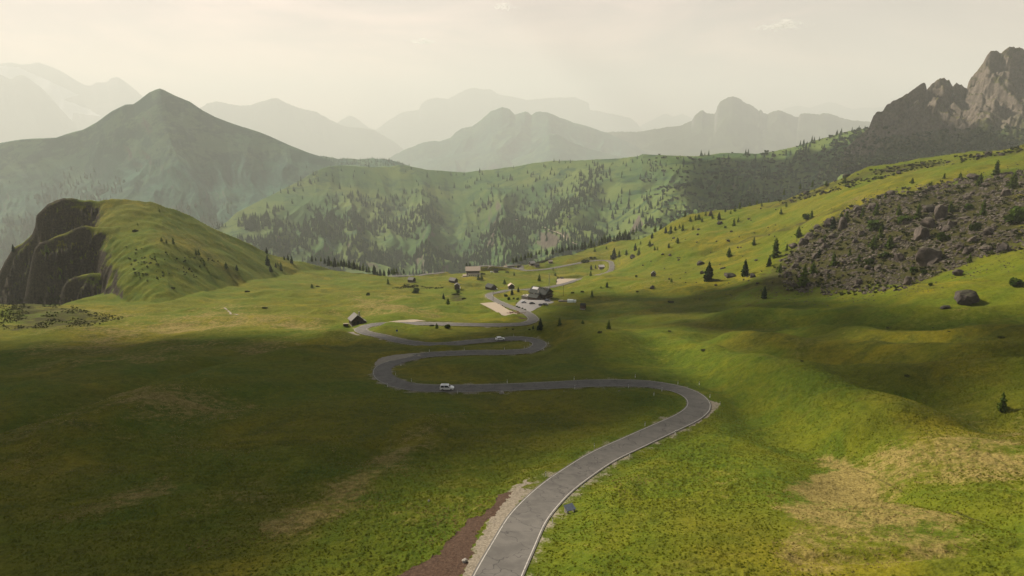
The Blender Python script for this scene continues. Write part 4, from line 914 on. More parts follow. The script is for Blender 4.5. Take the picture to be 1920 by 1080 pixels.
class MB:
    def __init__(s): s.V = []; s.F = []
    def box(s, cx, cy, cz, sx, sy, sz, rz=0, ry=0):
        i = len(s.V); Mx = Matrix.Translation((cx, cy, cz)) @ Matrix.Rotation(rz, 4, 'Z') @ Matrix.Rotation(ry, 4, 'Y')
        for dx in (-.5, .5):
            for dy in (-.5, .5):
                for dz in (-.5, .5): s.V.append((Mx @ Vector((dx * sx, dy * sy, dz * sz)))[:])
        for f in ((0, 1, 3, 2), (4, 6, 7, 5), (0, 4, 5, 1), (2, 3, 7, 6), (0, 2, 6, 4), (1, 5, 7, 3)): s.F.append(tuple(i + k for k in f))
        return s
    def prism(s, prof, x0, x1):
        """profile in (y, z) pulled along x"""
        i = len(s.V); n = len(prof)
        for x in (x0, x1):
            for y, z in prof: s.V.append((x, y, z))
        s.F.append(tuple(range(i, i + n))); s.F.append(tuple(range(i + 2 * n - 1, i + n - 1, -1)))
        for k in range(n): s.F.append((i + k, i + n + k, i + n + (k + 1) % n, i + (k + 1) % n))
        return s
    def prismy(s, prof, y0, y1):
        i = len(s.V); n = len(prof)
        for y in (y0, y1):
            for x, z in prof: s.V.append((x, y, z))
        s.F.append(tuple(range(i, i + n))); s.F.append(tuple(range(i + 2 * n - 1, i + n - 1, -1)))
        for k in range(n): s.F.append((i + k, i + n + k, i + n + (k + 1) % n, i + (k + 1) % n))
        return s
    def cyl(s, p0, p1, r0, r1=None, n=10):
        r1 = r0 if r1 is None else r1; p0 = Vector(p0); p1 = Vector(p1); d = (p1 - p0).normalized(); a = d.orthogonal().normalized(); b = d.cross(a); i = len(s.V)
        for p, r in ((p0, r0), (p1, r1)):
            for k in range(n): s.V.append((p + a * r * math.cos(k * 2 * math.pi / n) + b * r * math.sin(k * 2 * math.pi / n))[:])
        for k in range(n): s.F.append((i + k, i + (k + 1) % n, i + n + (k + 1) % n, i + n + k))
        s.F.append(tuple(range(i + n - 1, i - 1, -1))); s.F.append(tuple(range(i + n, i + 2 * n))); return s
    def build(s, name, mat, parent=None, loc=None, bev=0.0, smooth=False):
        bm = bmesh.new(); vs = [bm.verts.new(v) for v in s.V]
        for f in s.F: bm.faces.new([vs[k] for k in f])
        bmesh.ops.recalc_face_normals(bm, faces=bm.faces[:])
        if bev: bmesh.ops.bevel(bm, geom=bm.edges[:], offset=bev, segments=2, affect='EDGES', clamp_overlap=True)
        me = bpy.data.meshes.new(name); bm.to_mesh(me); bm.free(); me.materials.append(mat)
        if smooth: me.polygons.foreach_set('use_smooth', [True] * len(me.polygons))
        return link(name, me, parent, loc)
def gable_parts(root, L, W, hw, hr, wall, roof, ov=.5, base=.6, ofs=(0, 0, 0), th=.18, basemat='stone'):
    ox, oy, oz = ofs
    w = MB(); w.prism([(oy - W / 2, oz + base), (oy + W / 2, oz + base), (oy + W / 2, oz + hw), (oy, oz + hw + hr), (oy - W / 2, oz + hw)], ox - L / 2, ox + L / 2)
    w.build('wall', M[wall], root)
    MB().box(ox, oy, oz + base / 2 - .6, L + .12, W + .12, base + 1.2 - .004).build('foundation', M[basemat], root)
    r = MB(); k = hr / (W / 2)
    for sg in (-1, 1):
        e = W / 2 + ov
        r.prism([(oy + sg * .003, oz + hw + hr + .03), (oy + sg * e, oz + hw - ov * k + .03), (oy + sg * e, oz + hw - ov * k + .03 + th), (oy + sg * .003, oz + hw + hr + .03 + th)], ox - L / 2 - ov, ox + L / 2 + ov)
    return r.build('roof', M[roof], root)
def windows(root, spots, mat='glass', frame='wood2'):
    for (x, y, z, sx, sy, sz) in spots:
        f = MB().box(x, y, z, sx + (.16 if sx > .2 else 0), sy + (.16 if sy > .2 else 0), sz + .16).build('window', M[frame], root)
        ex = .03
        MB().box(x, y, z, sx + (ex if sx <= .2 else 0), sy + (ex if sy <= .2 else 0), sz).build('pane', M[mat], f)
def barn(name, label, u, v, L, W, hw, hr, rz, wall='wood', roof='darkroof', door=True, ov=.45, wins=0, base=.5, dz=0, P=None):
    P = ph(u, v) if P is None else P; root = empty(name, P + [0, 0, dz], R(rz)); tag(root, label, 'house' if 'house' in name or 'cottage' in name else 'hut')
    gable_parts(root, L, W, hw, hr, wall, roof, ov, base)
    if door: MB().box(L / 2 + .03, 0, base + 1.05, .1, W * .22, 2.1).build('door', M['door'], root)
    sp = []
    for k in range(wins):
        sp.append((-L / 2 + (k + .5) * L / wins, -W / 2 - .02, hw * .6, .8, .1, .9)); 
    if wins: sp.append((L / 2 + .02, 0, hw + hr * .3, .1, .7, .7))
    windows(root, sp); return root
# the dark hut by the hairpin
P = ph(668, 608.5); root = empty('wooden_hut', P + [0, 0, .1], R(-63)); tag(root, 'weathered dark wooden hut with tall chimney standing at the outer edge of the hairpin', 'hut')
rf = gable_parts(root, 6.6, 6.6, 3.4, 2.7, 'wood', 'shingle', .55, .5)
MB().box(1.6, 1.5, 5.9, .62, .62, 3.2).build('chimney', M['stone'], rf); MB().box(1.6, 1.5, 7.58, .8, .8, .16).build('chimney_cap', M['stone'], rf)
d = MB().box(3.35, .2, 1.6, .12, 1.5, 2.2).build('door', M['door'], root); MB().box(3.45, .75, 1.55, .12, .08, .22).build('handle', M['metal'], d)
windows(root, [(3.32, -1.7, 1.9, .1, .8, .8), (3.32, 2.1, 1.9, .1, .7, .8), (3.32, 0, 4.3, .1, .7, .6), (0, -3.32, 2.0, .8, .1, .8)])
MB().prism([(3.5, 0), (5.2, 0), (5.2, 1.7), (3.5, 2.5)], -3.0, 2.2).build('lean_to', M['wood'], root)
MB().prism([(3.4, 2.56), (5.6, 1.56), (5.6, 1.68), (3.4, 2.68)], -3.3, 2.5).build('lean_to_roof', M['shingle'], root)
pb = MB(); 
for k in range(22): pb.box(3.34, -3.2 + k * .305, 1.95, .05, .06, 2.8)
pb.build('plank_batten', M['wood2'], root)
P = ph(648.5, 611); root = empty('log_pile', P, R(10)); tag(root, 'stack of firewood logs under a pale cover left of the roadside hut', 'logs')
lp = MB()
for r_ in range(4):
    for k in range(5): lp.cyl((-1.3, -.7 + k * .34 + (r_ % 2) * .15, .17 + r_ * .29), (1.3, -.7 + k * .34 + (r_ % 2) * .15, .17 + r_ * .29), .165, None, 8)
lp.build('logs', M['wood'], root); MB().prism([(-1.0, 1.42), (1.1, 1.25), (1.1, 1.31), (-1.0, 1.48)], -1.4, 1.4).build('cover', M['tan'], root)
# big lodge
P = ph(1008, 562.5); lod = empty('mountain_lodge', P + [0, 2.0, 0], R(-36)); tag(lod, 'large dark timber lodge with broad mossy roofs beside the car park, many chimneys', 'lodge')
lod.scale = (.84, .84, .84)
rf = gable_parts(lod, 18, 13, 7.2, 4.2, 'wood', 'darkroof', 1.0, 2.2, (2, 3, 0), .3)
MB().box(-1.5, .2, 9.3, 6.2, 2.6, .12).build('roof_panel', M['panel'], rf).rotation_euler = (R(33.3), 0, 0)
rf.children[0].location = (0, 0, 0)
pn = rf.children[0]; pn.location = (0, 0, 0)
bpy.data.objects.remove(pn, do_unlink=True)
k_ = 4.2 / 6.5
def on_roof(y): return 7.2 + 4.2 - abs(y - 3) * k_ + .33
sl = MB(); sl.prism([(2.2, on_roof(2.2) + .05), (-.4, on_roof(-.4) + .05), (-.4, on_roof(-.4) + .17), (2.2, on_roof(2.2) + .17)], -6.4, .0); sl.build('roof_panel', M['panel'], rf)
for x, y, h, w, mt in ((.6, 2.4, 1.5, .6, 'stone'), (4.4, 2.0, 1.6, .5, 'metal'), (8.6, .6, 2.6, .9, 'stone'), (3.0, -3.2, 2.2, .9, 'plaster')):
    c = MB().box(x, y, on_roof(y) + h / 2 - .5, w, w, h + 1).build('chimney', M[mt], rf); MB().box(x, y, on_roof(y) + h + .08, w + .25, w + .25, .16).build('chimney_cap', M['stone'], c)
rf2 = gable_parts(lod, 9.5, 8.0, 5.4, 2.2, 'wood2', 'darkroof', .6, 1.6, (1.5, -7.4, -1.0), .25)
MB().box(-.2, -6.0, 6.2, .8, .8, 1.8).build('chimney', M['stone'], rf2)
windows(lod, [(11.02, 3 + dy, z, .1, 1.1, 1.2) for z in (3.2, 5.6) for dy in (-4.2, -1.4, 1.4, 4.2)] + [(11.02, 3, 8.4, .1, 1.4, 1.1)] + [(6.28, -7.2 + dy, 2.2, .1, 1.0, 1.1) for dy in (-2.5, 0, 2.5)] + [(-2 + dx, -11.48, 2.0, 1.0, .1, 1.0) for dx in (0, 2.4, 4.8)])
bal = MB().box(12.0, 3, 4.4, 1.8, 13, .2)
for k in range(14): bal.box(12.85, -3.2 + k * .95, 4.95, .1, .1, 1.0)
bal.box(12.85, 3, 5.5, .12, 13, .14); bal.build('balcony', M['wood2'], lod)
MB().box(-9.6, -3.5, 1.3, 7.5, 8.5, 3.4).build('side_wing', M['stone'], lod); MB().box(-9.6, -3.5, 3.1, 8.1, 9.1, .22).build('flat_roof', M['shingle'], lod)
dt = MB(); 
for x, y in ((-12, -6), (-10.5, -2.5), (-8, -5.5)): dt.cyl((x, y, 3.2), (x, y, 3.9), .06); dt.cyl((x, y, 3.9), (x, y, 3.98), .7, None, 12)
dt.build('terrace_table', M['plaster'], lod)
MB().box(15.2, -1.5, .4, 7.5, 5.5, 2.2).build('terrace', M['stone'], lod); MB().box(15.2, -1.5, 1.56, 7.3, 5.3, .1).build('terrace_paving', M['grey'], lod)
MB().box(6.35, -8.6, 1.9, .12, 1.5, 2.2).build('door', M['door'], lod)
# stone walls to the right of the lodge
P = ph(1056, 566); o = MB().box(0, 0, .5, 7.5, .8, 1.6).box(-1.5, 1.2, .6, 3.0, 1.6, 1.2).box(2.2, .9, .45, 2.2, 1.2, 1.1).build('stone_wall', M['stone'], None, P); o.rotation_euler.z = R(8); tag(o, 'low rubble stone wall running right from the lodge terrace towards the white tunnel', 'wall')
# long guest house
P = ph(886.5, 518); gh = empty('guest_house', P + [0, 4, -.6], R(4)); tag(gh, 'long guest house with pale brown shingle roof and white ground floor on the far rim', 'house')
gable_parts(gh, 16.5, 12, 8.6, 3.6, 'wood', 'tanroof', 1.2, 3.2, (0, 0, 0), .3, 'plaster')
MB().prism([(-6.05, 5.0), (-9.6, 4.1), (-9.6, 4.35), (-6.05, 5.25)], -6.5, 9.5).build('porch_roof', M['tanroof'], gh)
MB().box(1.6, -7.6, 2.0, 15, 3.0, 4.0).build('ground_floor', M['plaster'], gh)
windows(gh, [(-4.2 + k * 2.6, -9.13, 2.5, 1.0, .1, 1.1) for k in range(5)] + [(-6 + k * 2.6, -6.03, 6.8, 1.0, .1, 1.0) for k in range(5)] + [(-8.28, -2.5, 6, .1, 1, 1), (-8.28, 2.5, 6, .1, 1, 1)], 'glass', 'wood')
MB().box(-10.5, -6, 1.4, 5.0, 9.5, 2.8).build('terrace', M['tan'], gh); MB().box(-11.5, -11.8, .8, 6.0, 2.4, 1.8).build('terrace_step', M['tan'], gh)
MB().box(3.6, 1.2, 11.6, .8, .8, 2.4).build('chimney', M['stone'], gh)
barn('barn', 'dark log barn with a pale end standing alone left of the tall narrow barn', 850, 530, 7.5, 6, 3.0, 2.4, -35, 'wood', 'shingle')
barn('barn', 'tall narrow dark barn with grey roof in the pasture below the guest house', 857.2, 543, 4.6, 4.6, 4.6, 1.6, 88, 'wood', 'shingle')
P = ph(861.5, 541.5); o = MB().prism([(-1.1, 0), (1.1, 0), (1.1, 1.6), (0, 2.2), (-1.1, 1.6)], -1, 1).build('shed', M['plaster'], None, P); tag(o, 'tiny white shed built against the tall narrow barn', 'shed')
barn('barn', 'green roofed dark barn beside the parked white car above the road bend', 920.5, 543, 8.5, 6.8, 2.9, 2.6, -48, 'wood', 'darkroof')
barn('barn', 'small dark gabled barn with pale roof edges behind the tall spruce by the lodge', 958.5, 541.5, 5, 5.6, 3.4, 2.0, -80, 'wood', 'tanroof')
barn('barn', 'small dark barn on the bank just below the far lay-by', 929.5, 511, 5.5, 5, 3, 1.8, 20, 'wood', 'darkroof')
barn('barn', 'left of the two joined barns with grey roofs near the far loop', 997.5, 497, 7, 6, 3.2, 2.4, 25, 'wood', 'paleroof')
barn('barn', 'right of the two joined barns with grey roofs near the far loop', 1006.5, 500, 6, 5, 2.8, 2.0, 20, 'wood', 'shingle')
barn('barn', 'little barn with bright roof on the pasture above the far road', 1032, 493, 5.5, 4.5, 2.6, 1.7, 10, 'wood2', 'tanroof')
barn('cottage', 'white roofed cottage inside the far road bend', 1127.5, 504, 7, 6.5, 3.2, 2.2, 8, 'wood2', 'paleroof', wins=3)
barn('barn', 'dark log hut at the left end of the valley road loop', 772, 528.5, 6.5, 5.5, 3, 2.2, -30, 'wood', 'shingle')
barn('barn', 'small blue grey roofed barn alone on the right green slope', 1225, 518.5, 4.6, 4.2, 3.3, 1.9, 75, 'wood', 'shingle')
barn('hut', 'small dark reddish timber hut in the meadow right of the lodge', 1093, 579.5, 3.0, 2.8, 2.9, 1.0, -30, 'wood2', 'darkroof', ov=.2)
# white tunnel
P = ph(1070.5, 566.5); root = empty('garden_tunnel', P, R(-12)); tag(root, 'white plastic covered garden tunnel in the grass right of the lodge', 'tunnel')
pr = [(1.8 * math.cos(a), max(0, 2.3 * math.sin(a))) for a in np.linspace(0, math.pi, 13)]
MB().prism(pr, -2.7, 1.9).build('sheeting', M['tent'], root); MB().prism([(y * .8 + .5, z * .8) for y, z in pr], 2.1, 3.9).build('end_section', M['tent'], root)
hp = MB()
for x in (-2.7, -1.2, .3, 1.9):
    for a in range(12): hp.cyl((x, pr[a][0] * 1.015, pr[a][1] * 1.015), (x, pr[a + 1][0] * 1.015, pr[a + 1][1] * 1.015), .05, None, 5)
hp.build('hoop', M['metal'], root)
# rubble and timber heap at the gravel lot
P = ph(965, 588); rp = MB(); rr = random.Random(5)
for k in range(34): rp.box(rr.gauss(0, 2.4), rr.gauss(0, 1.2), .25 + .7 * rr.random() * rr.random(), rr.uniform(.4, 2.2), rr.uniform(.2, .5), rr.uniform(.2, .5), rr.uniform(0, 3), rr.uniform(-.4, .4))
M['rust'] = simple('reddish_timber', (.20, .115, .085), .9, .5, 1.5)
o = rp.build('timber_heap', M['rust'], None, P); tag(o, 'reddish heap of timber and rubble at the corner of the pale gravel lot', 'heap')
for k, (u, v) in enumerate(((934, 570.5), (942, 574), (948, 577.5), (956, 581.5), (961, 584))):
    P = ph(u, v); o = MB().box(0, 0, .45, .8, .5, .9).box(0, 0, .95, .5, .3, .12).build('concrete_block', M['stone'], None, P, .06); tag(o, '%s of the five blocks edging the pale gravel lot' % ORD[k + 1].replace('fifth from left', 'rightmost'), 'block', 'blocks edging the gravel lot')
for k, (u, v) in enumerate(((969, 576.5), (973.5, 578.3), (979, 580), (984, 582.3))):
    P = ph(u, v); m = mpp(P); o = link('bush', BUSH[k % 3], loc=P); o.scale = (5 * m, 4 * m, 5 * m); tag(o, '%s of the four low hedge bushes along the lodge car park' % ORD[k + 1].replace('fourth from left', 'rightmost'), 'bush', 'hedge bushes along the car park')
# power poles
def pole(u, v, hp_, label, lattice):
    P = ph(u, v); h = hp_ * mpp(P); root = empty('power_pole', P, R(20)); tag(root, label, 'pole')
    b = MB()
    if lattice:
        for sx in (-1, 1):
            for sy in (-1, 1): b.cyl((sx * .55, sy * .55, -.5), (sx * .16, sy * .16, h), .07, .05, 5)
        for k in range(int(h / 1.0)):
            z = k * 1.0; w0 = .55 - .39 * z / h; w1 = .55 - .39 * (z + 1) / h; s = 1 if k % 2 else -1
            for q in (-1, 1): b.cyl((s * w0, q * w0, z), (-s * w1, q * w1, z + 1), .035, None, 4); b.cyl((q * w0, s * w0, z), (q * w1, -s * w1, z + 1), .035, None, 4)
    else: b.cyl((0, 0, -.5), (0, 0, h), .16, .10, 8)
    b.build('shaft', M['metal'] if lattice else M['wood'], root)
    for z in ((h - .3, h - 1.8) if lattice else (h - .4,)):
        a = MB().box(0, 0, z, 2.4, .14, .14).build('crossarm', M['metal'], root); ins = MB()
        for x in (-1.1, 0, 1.1): ins.cyl((x, 0, z + .07), (x, 0, z + .4), .09, .06, 6)
        ins.build('insulator', M['plaster'], a)
pole(1029.7, 540.5, 28, 'tall grey lattice power pole behind the lodge roof', True)
pole(1056.3, 555, 20, 'dark timber power pole between the lodge and the white tunnel', False)
pole(924.6, 564.5, 19, 'thin pole on the inside of the road bend left of the lodge', False)
# sloping slate panel on stone feet at the roadside
P = ph(1068, 960); root = empty('information_panel', P, R(28)); tag(root, 'dark slate information panel sloping on pale stone supports beside the near road', 'panel')
for x in (-.62, .62): MB().prism([(-.5, -.2), (.5, -.2), (.5, .95), (-.5, .55)], x - .14, x + .14).build('support', M['pale_rock'], root, None, .04)
MB().prism([(-.62, .58), (.62, 1.08), (.59, 1.17), (-.65, .67)], -.86, .86).build('slab', M['slate'], root, None, .02)
for u, v, w, lab in ((872.5, 1053, 1.0, 'white stone lying between the road gravel and the bare brown soil'), (941, 738, 1.9, 'pale grey boulder in the grass just below the near car road'), (1161, 733.5, .7, 'small white stone in the dark grass inside the big road curve'), (804, 940, .55, 'small pale stone in the bright grass left of the near road')):
    P = ph(u, v); put_boulder(P, w, w * .65, boulder(90 + int(u), M['pale_rock'], 3, .7), lab, None, .4)
# marker posts along the road
M['post'] = simple('white_post', (.80, .79, .75), .6, .08, 3); M['band'] = simple('black_band', (.015, .015, .016), .6, .1, 3)
PM = MB().prism([(-.06, 0), (.06, 0), (.06, 1.0), (-.06, 1.08)], -.05, .05); po0 = PM.build('post_body', M['post']); pb0 = MB().prism([(-.063, .74), (.063, .74), (.063, .92), (-.063, .94)], -.053, .053).build('reflector_band', M['band'])
pmesh, bmesh_ = po0.data, pb0.data; bpy.data.objects.remove(po0); bpy.data.objects.remove(pb0)
POSTS = [(951,718),(1076.7,712.5),(1074,726.5),(1181,724.5),(1191,708),(766.7,717),(734,724),(736,704),(751.7,686),(871.7,658),(805,659.5),(946,656),(983,652.7),(995,647.5),(1026,645),(1009,655.5),(963,630.5),(985,641),(1031,896),(1089,913),(1029.5,980),(1226,741.5),(1271,720.5),(1311,722),(1215,800),(1331,746),(1123,842),(1174,855),(1262,814),(1241,733.5),(858,735.5),(1350,760)]
C0 = ROADS[0][1]
pl = []
for u, v in POSTS:
    P = ph(u, v); d = np.hypot(C0[:, 0] - P[0], C0[:, 1] - P[1]); k = int(np.argmin(d)); q = P[:2] - C0[k, :2]; l = np.linalg.norm(q)
    if l < 4.1: P[:2] = C0[k, :2] + q / (l + 1e-6) * 4.1
    P[2] = gz(P[0], P[1]); pl.append((P, v, u))
for P, v, u in pl:
    lv = 'the nearest stretch of road' if v > 770 else 'the wide right-hand curve and its straight' if v > 700 and u > 900 else 'the left hairpin below the hut' if v > 680 else 'the upper right hairpin loop'
    root = empty('marker_post', P, random.uniform(-.2, .2), 1.05); link('post_body', pmesh, root); link('reflector_band', bmesh_, root)
    tag(root, 'one of the thin white marker posts along ' + lv, 'post', 'marker posts along ' + lv)

# ------------------------------------------------------------------ vehicles
def paintm(name, c, rough=.3):
    m = simple(name, c, rough, .03, 1, spec=.5); m.node_tree.nodes['Principled BSDF'].inputs['Coat Weight'].default_value = .5; return m
M['white'] = paintm('white_car_paint', (.78, .78, .76)); M['silver'] = paintm('silver_car_paint', (.42, .43, .44)); M['black'] = paintm('black_car_paint', (.015, .017, .02)); M['navy'] = paintm('dark_blue_car_paint', (.02, .03, .06))
M['tyre'] = simple('tyre_rubber', (.012, .012, .012), .9, .2, 5); M['rim'] = simple('wheel_rim', (.35, .35, .36), .4, .1, 5, .7); M['lamp'] = simple('headlight_glass', (.65, .66, .66), .15, .05, 5, spec=.6); M['red'] = simple('tail_light', (.25, .01, .01), .3, .1, 5); M['trim'] = simple('black_trim', (.02, .02, .022), .7, .1, 5)
PROF = {  # outline (x, z), glass outlines for the side, windscreen and rear screen
 'van': dict(L=4.35, W=1.80, body=[(-2.15,.35),(-2.18,.95),(-2.12,1.35),(-1.98,1.76),(-1.75,1.84),(.2,1.84),(.55,1.76),(1.15,1.22),(1.72,1.06),(2.08,.86),(2.15,.55),(2.1,.33)], side=[[(-1.85,1.08),(-1.78,1.62),(-.82,1.64),(-.80,1.08)],[(-.66,1.08),(-.66,1.64),(.30,1.64),(.92,1.10)]], ws=((.58,1.71),(1.10,1.25)), rs=((-2.10,1.25),(-1.98,1.68)), wheels=(-1.32,1.38), wr=.33),
 'suv': dict(L=4.3, W=1.84, body=[(-2.1,.38),(-2.15,.8),(-2.08,1.12),(-1.92,1.22),(-1.62,1.60),(-1.35,1.66),(.15,1.66),(.45,1.60),(1.02,1.16),(1.85,1.0),(2.1,.78),(2.12,.45),(2.05,.35)], side=[[(-1.62,1.12),(-1.42,1.46),(-.62,1.50),(-.60,1.12)],[(-.50,1.12),(-.50,1.50),(.28,1.48),(.78,1.13)]], ws=((.50,1.54),(.98,1.19)), rs=((-1.92,1.23),(-1.66,1.54)), wheels=(-1.28,1.32), wr=.36)}
def make_car(kind, mat, loc, rz, label, group=None, sc=1.0):
    p = PROF[kind]; W = p['W']; root = empty('van' if kind == 'van' else 'car', loc, rz, sc); tag(root, label, 'van' if kind == 'van' else 'car', group)
    b = MB(); prof = p['body']; n = len(prof)
    rings = [(-W / 2, .0), (-W / 2 + .06, .0), (W / 2 - .06, .0), (W / 2, .0)]
    def inset(z): return max(0, z - 1.0) * .24
    i0 = 0
    for k, yk in enumerate((-1, -.93, -.45, .45, .93, 1)):
        for x, z in prof:
            e = inset(z); hw = W / 2 - e; f = .965 if abs(yk) == 1 else 1.0
            zz = (z - .9) * f + .9 + (.035 * (1 - abs(yk)) if z > 1.5 else 0); b.V.append((x * (1 if abs(yk) < .9 else .985), yk * hw, zz))
    for k in range(5):
        for j in range(n): b.F.append((k * n + j, k * n + (j + 1) % n, (k + 1) * n + (j + 1) % n, (k + 1) * n + j))
    b.F.append(tuple(range(n - 1, -1, -1))); b.F.append(tuple(range(5 * n, 6 * n)))
    o = b.build('body', mat, root, None, 0, True)
    for sg in (-1, 1):
        for q in p['side']:
            g = MB(); i = 0
            for off in (.05, -.03):
                for x, z in q: g.V.append((x, sg * (W / 2 - inset(z) * 1.0 + off), z))
            m = len(q); g.F += [tuple(range(m)), tuple(range(2 * m - 1, m - 1, -1))] + [(k, (k + 1) % m, m + (k + 1) % m, m + k) for k in range(m)]
            g.build('side_window', M['glass'], root)
    for nm, ((x0, z0), (x1, z1)) in (('windscreen', p['ws']), ('rear_window', p['rs'])):
        dx, dz = x1 - x0, z1 - z0; l = math.hypot(dx, dz); nx, nz_ = -dz / l, dx / l
        if nz_ < 0: nx, nz_ = -nx, -nz_
        g = MB()
        for off in (.045, -.03):
            for x, z in ((x0, z0), (x1, z1)):
                for s in (-1, 1): g.V.append((x + nx * off, s * (W / 2 - inset(z) - .13), z + nz_ * off))
        g.F += [(0, 1, 3, 2), (4, 6, 7, 5), (0, 2, 6, 4), (1, 5, 7, 3), (0, 4, 5, 1), (2, 3, 7, 6)]; g.build(nm, M['glass'], root)
    for x in p['wheels']:
        for sg in (-1, 1):
            w = MB().cyl((x, sg * (W / 2 - .20), p['wr']), (x, sg * (W / 2 + .015), p['wr']), p['wr'], None, 18).build('wheel', M['tyre'], root)
            MB().cyl((x, sg * (W / 2 - .02), p['wr']), (x, sg * (W / 2 + .03), p['wr']), p['wr'] * .62, None, 12).build('rim', M['rim'], w)
    for sg in (-1, 1):
        MB().box(prof[-3][0] - .04, sg * (W / 2 - .28), .80, .16, .36, .17).build('headlight', M['lamp'], root)
        MB().box(-2.10, sg * (W / 2 - .15), 1.0, .12, .18, .30).build('tail_light', M['red'], root)
        MB().box(.75, sg * (W / 2 + .06), 1.15, .14, .18, .14).build('mirror', M['trim'], root)
    MB().box(prof[-2][0] + .02, 0, .45, .10, W - .3, .22).build('bumper', M['trim'], root)
    if kind == 'van':
        for sg in (-1, 1): MB().box(-.8, sg * .62, 1.925, 1.7, .05, .05).build('roof_rail', M['trim'], root)
    return root
def on_road(u, v, side):
    P = ph(u, v); d = np.hypot(C0[:, 0] - P[0], C0[:, 1] - P[1]); k = int(np.argmin(d)); T = C0[min(k + 3, len(C0) - 1)] - C0[max(k - 3, 0)]
    if T[0] < 0: T = -T
    T = T / np.linalg.norm(T); nn = np.array([T[1], -T[0]]); q = C0[k, :2] + nn * side
    return np.array([q[0], q[1], C0[k, 2] + .032]), math.atan2(T[1], T[0]), math.asin(T[2])
for kind, u, v, lab in (('van', 842.5, 727.5, 'white compact van driving right along the near straight of the winding road'), ('suv', 933, 637, 'white car driving right on the upper leg of the hairpin loop')):
    q, a, pt = on_road(u, v, 1.45); o = make_car(kind, M['white'], q, a, lab); o.rotation_euler = (0, -pt, a)
for kind, mt, u, v, a, lab in (('suv','silver',981.5,569,25,'silver car parked nearest the left end of the lodge'),('suv','black',997.5,571,15,'black car parked alone before the middle of the lodge front'),('suv','black',1015.5,574.5,-25,'left one of two black cars parked side by side on the lodge car park'),('suv','black',1022.5,573.3,-25,'right one of two black cars parked side by side on the lodge car park'),('suv','navy',1026.5,566,-30,'dark blue car tucked against the lodge wall under the balcony'),
    ('suv','white',928.5,543,12,'white car parked against the green roofed barn'),('van','black',1053.5,523,176,'dark van parked on the grassy edge of the far gravel triangle'),('suv','silver',928,498.8,-20,'grey car standing on the far lay-by above the guest house'),('suv','black',1012,482.2,15,'dark car on the tan gravel patch below the tree row'),('suv','white',922,511,10,'pale car beside the small dark barn below the lay-by')):
    P = ph(u, v); sc = 1.18 if u in (1053.5,) else 1.0
    P[2] += .05 + .0007 * max(0, P[1] - 120) if 480 < v and u != 928.5 and u != 922 and u != 1053.5 else .02
    make_car(kind, M[mt], P, R(a), lab, None, sc)
P = ph(744.5, 625.5); root = empty('road_sign', P, R(-8)); tag(root, 'small blue sign on a post inside the loop below the wooden hut', 'sign')
MB().cyl((0, 0, -.2), (0, 0, 1.5), .05, None, 8).build('post', M['metal'], root); M['blue'] = simple('blue_sign_paint', (.03, .08, .32), .5, .05, 2); MB().box(0, -.07, 1.6, .9, .05, .9).build('board', M['blue'], root, None, .01)
# far path and stream
def layer_pts(key, px):
    X, Y, Z, nr = LAYER[key]; uu = X / Y; yy = Z / Y
    out = []
    uu = (X / (Y * CP - Z * SP)) * F + 960; vv = 540 - F * (Y * SP + Z * CP) / (Y * CP - Z * SP)
    for u, v in px:
        d = (uu - u) ** 2 + (vv - v) ** 2; d[nr:] = 1e9; k = np.unravel_index(np.argmin(d + Y * .0005), d.shape); out.append((X[k], Y[k], Z[k]))
    return np.array(out)
for k, (u, v, a, rf_, lab) in enumerate(((1052.5, 446, 20, 'shingle', 'dark hut beside the bright path on the opposite slope'), (968, 414, -15, 'tanroof', 'tiny pale roofed alp hut in the clearing of the opposite wood'), (1066, 408.5, 30, 'shingle', 'tiny hut at the upper edge of the wood on the opposite slope'))):
    barn('alp_hut', lab, u, v, 10, 7, 3.5, 2.6, a, 'wood', rf_, P=layer_pts(('hills', 4), [(u, v)])[0] + [0, 0, .3])
PTH = layer_pts(('hills', 4), [(1014,419),(1020,426),(1030,432.5),(1044,437.5),(1055,442),(1060,448),(1064,453),(1074,455.5),(1082,460)])
C = catmull(PTH, 8); C[:, 2] = smooth1(C[:, 2], 2) + 2.5
V, Fc = ribbon(C, -3.2, 3.2, 0); link('path', mesh_np('path', V, Fc, M['tan'], True), kind='structure')
for px in ([(420.5,577.5),(424,580),(428,583.5),(432,587),(433,590),(440,589.5),(446,591)],):
    C = catmull(np.array([ph(u, v) for u, v in px]), 2); V, Fc = ribbon(C, -.55, .55, .25); link('stream', mesh_np('stream', V, Fc, M['grey'], True), kind='structure')

# ------------------------------------------------------------------ light, air and clouds
SUN_AZ, SUN_EL = R(-44), R(37)
SD = np.array([math.sin(SUN_AZ) * math.cos(SUN_EL), math.cos(SUN_AZ) * math.cos(SUN_EL), math.sin(SUN_EL)])
sl_ = bpy.data.lights.new('sun', 'SUN'); sl_.energy = 5.0; sl_.angle = R(.5); sl_.color = (1, .885, .735)
so_ = bpy.data.objects.new('sun', sl_); COL.objects.link(so_); so_.rotation_euler = Vector(SD).to_track_quat('Z', 'Y').to_euler()
W = bpy.data.worlds.new('World'); S.world = W; W.use_nodes = True; nt = W.node_tree
bg = nt.nodes['Background']; sky = N(nt, 'ShaderNodeTexSky', sky_type='NISHITA'); sky.sun_disc = False
sky.sun_elevation = SUN_EL; sky.sun_rotation = SUN_AZ; sky.altitude = 2200; sky.dust_density = 4; sky.air_density = 1.0; sky.ozone_density = .6
tc = N(nt, 'ShaderNodeTexCoord').outputs['Generated']
mp = N(nt, 'ShaderNodeMapping'); mp.inputs['Scale'].default_value = (1.2, 1.2, 5); nt.links.new(tc, mp.inputs['Vector'])
cl = nz(nt, 2.2, 6, .6, mp.outputs['Vector'], .5)
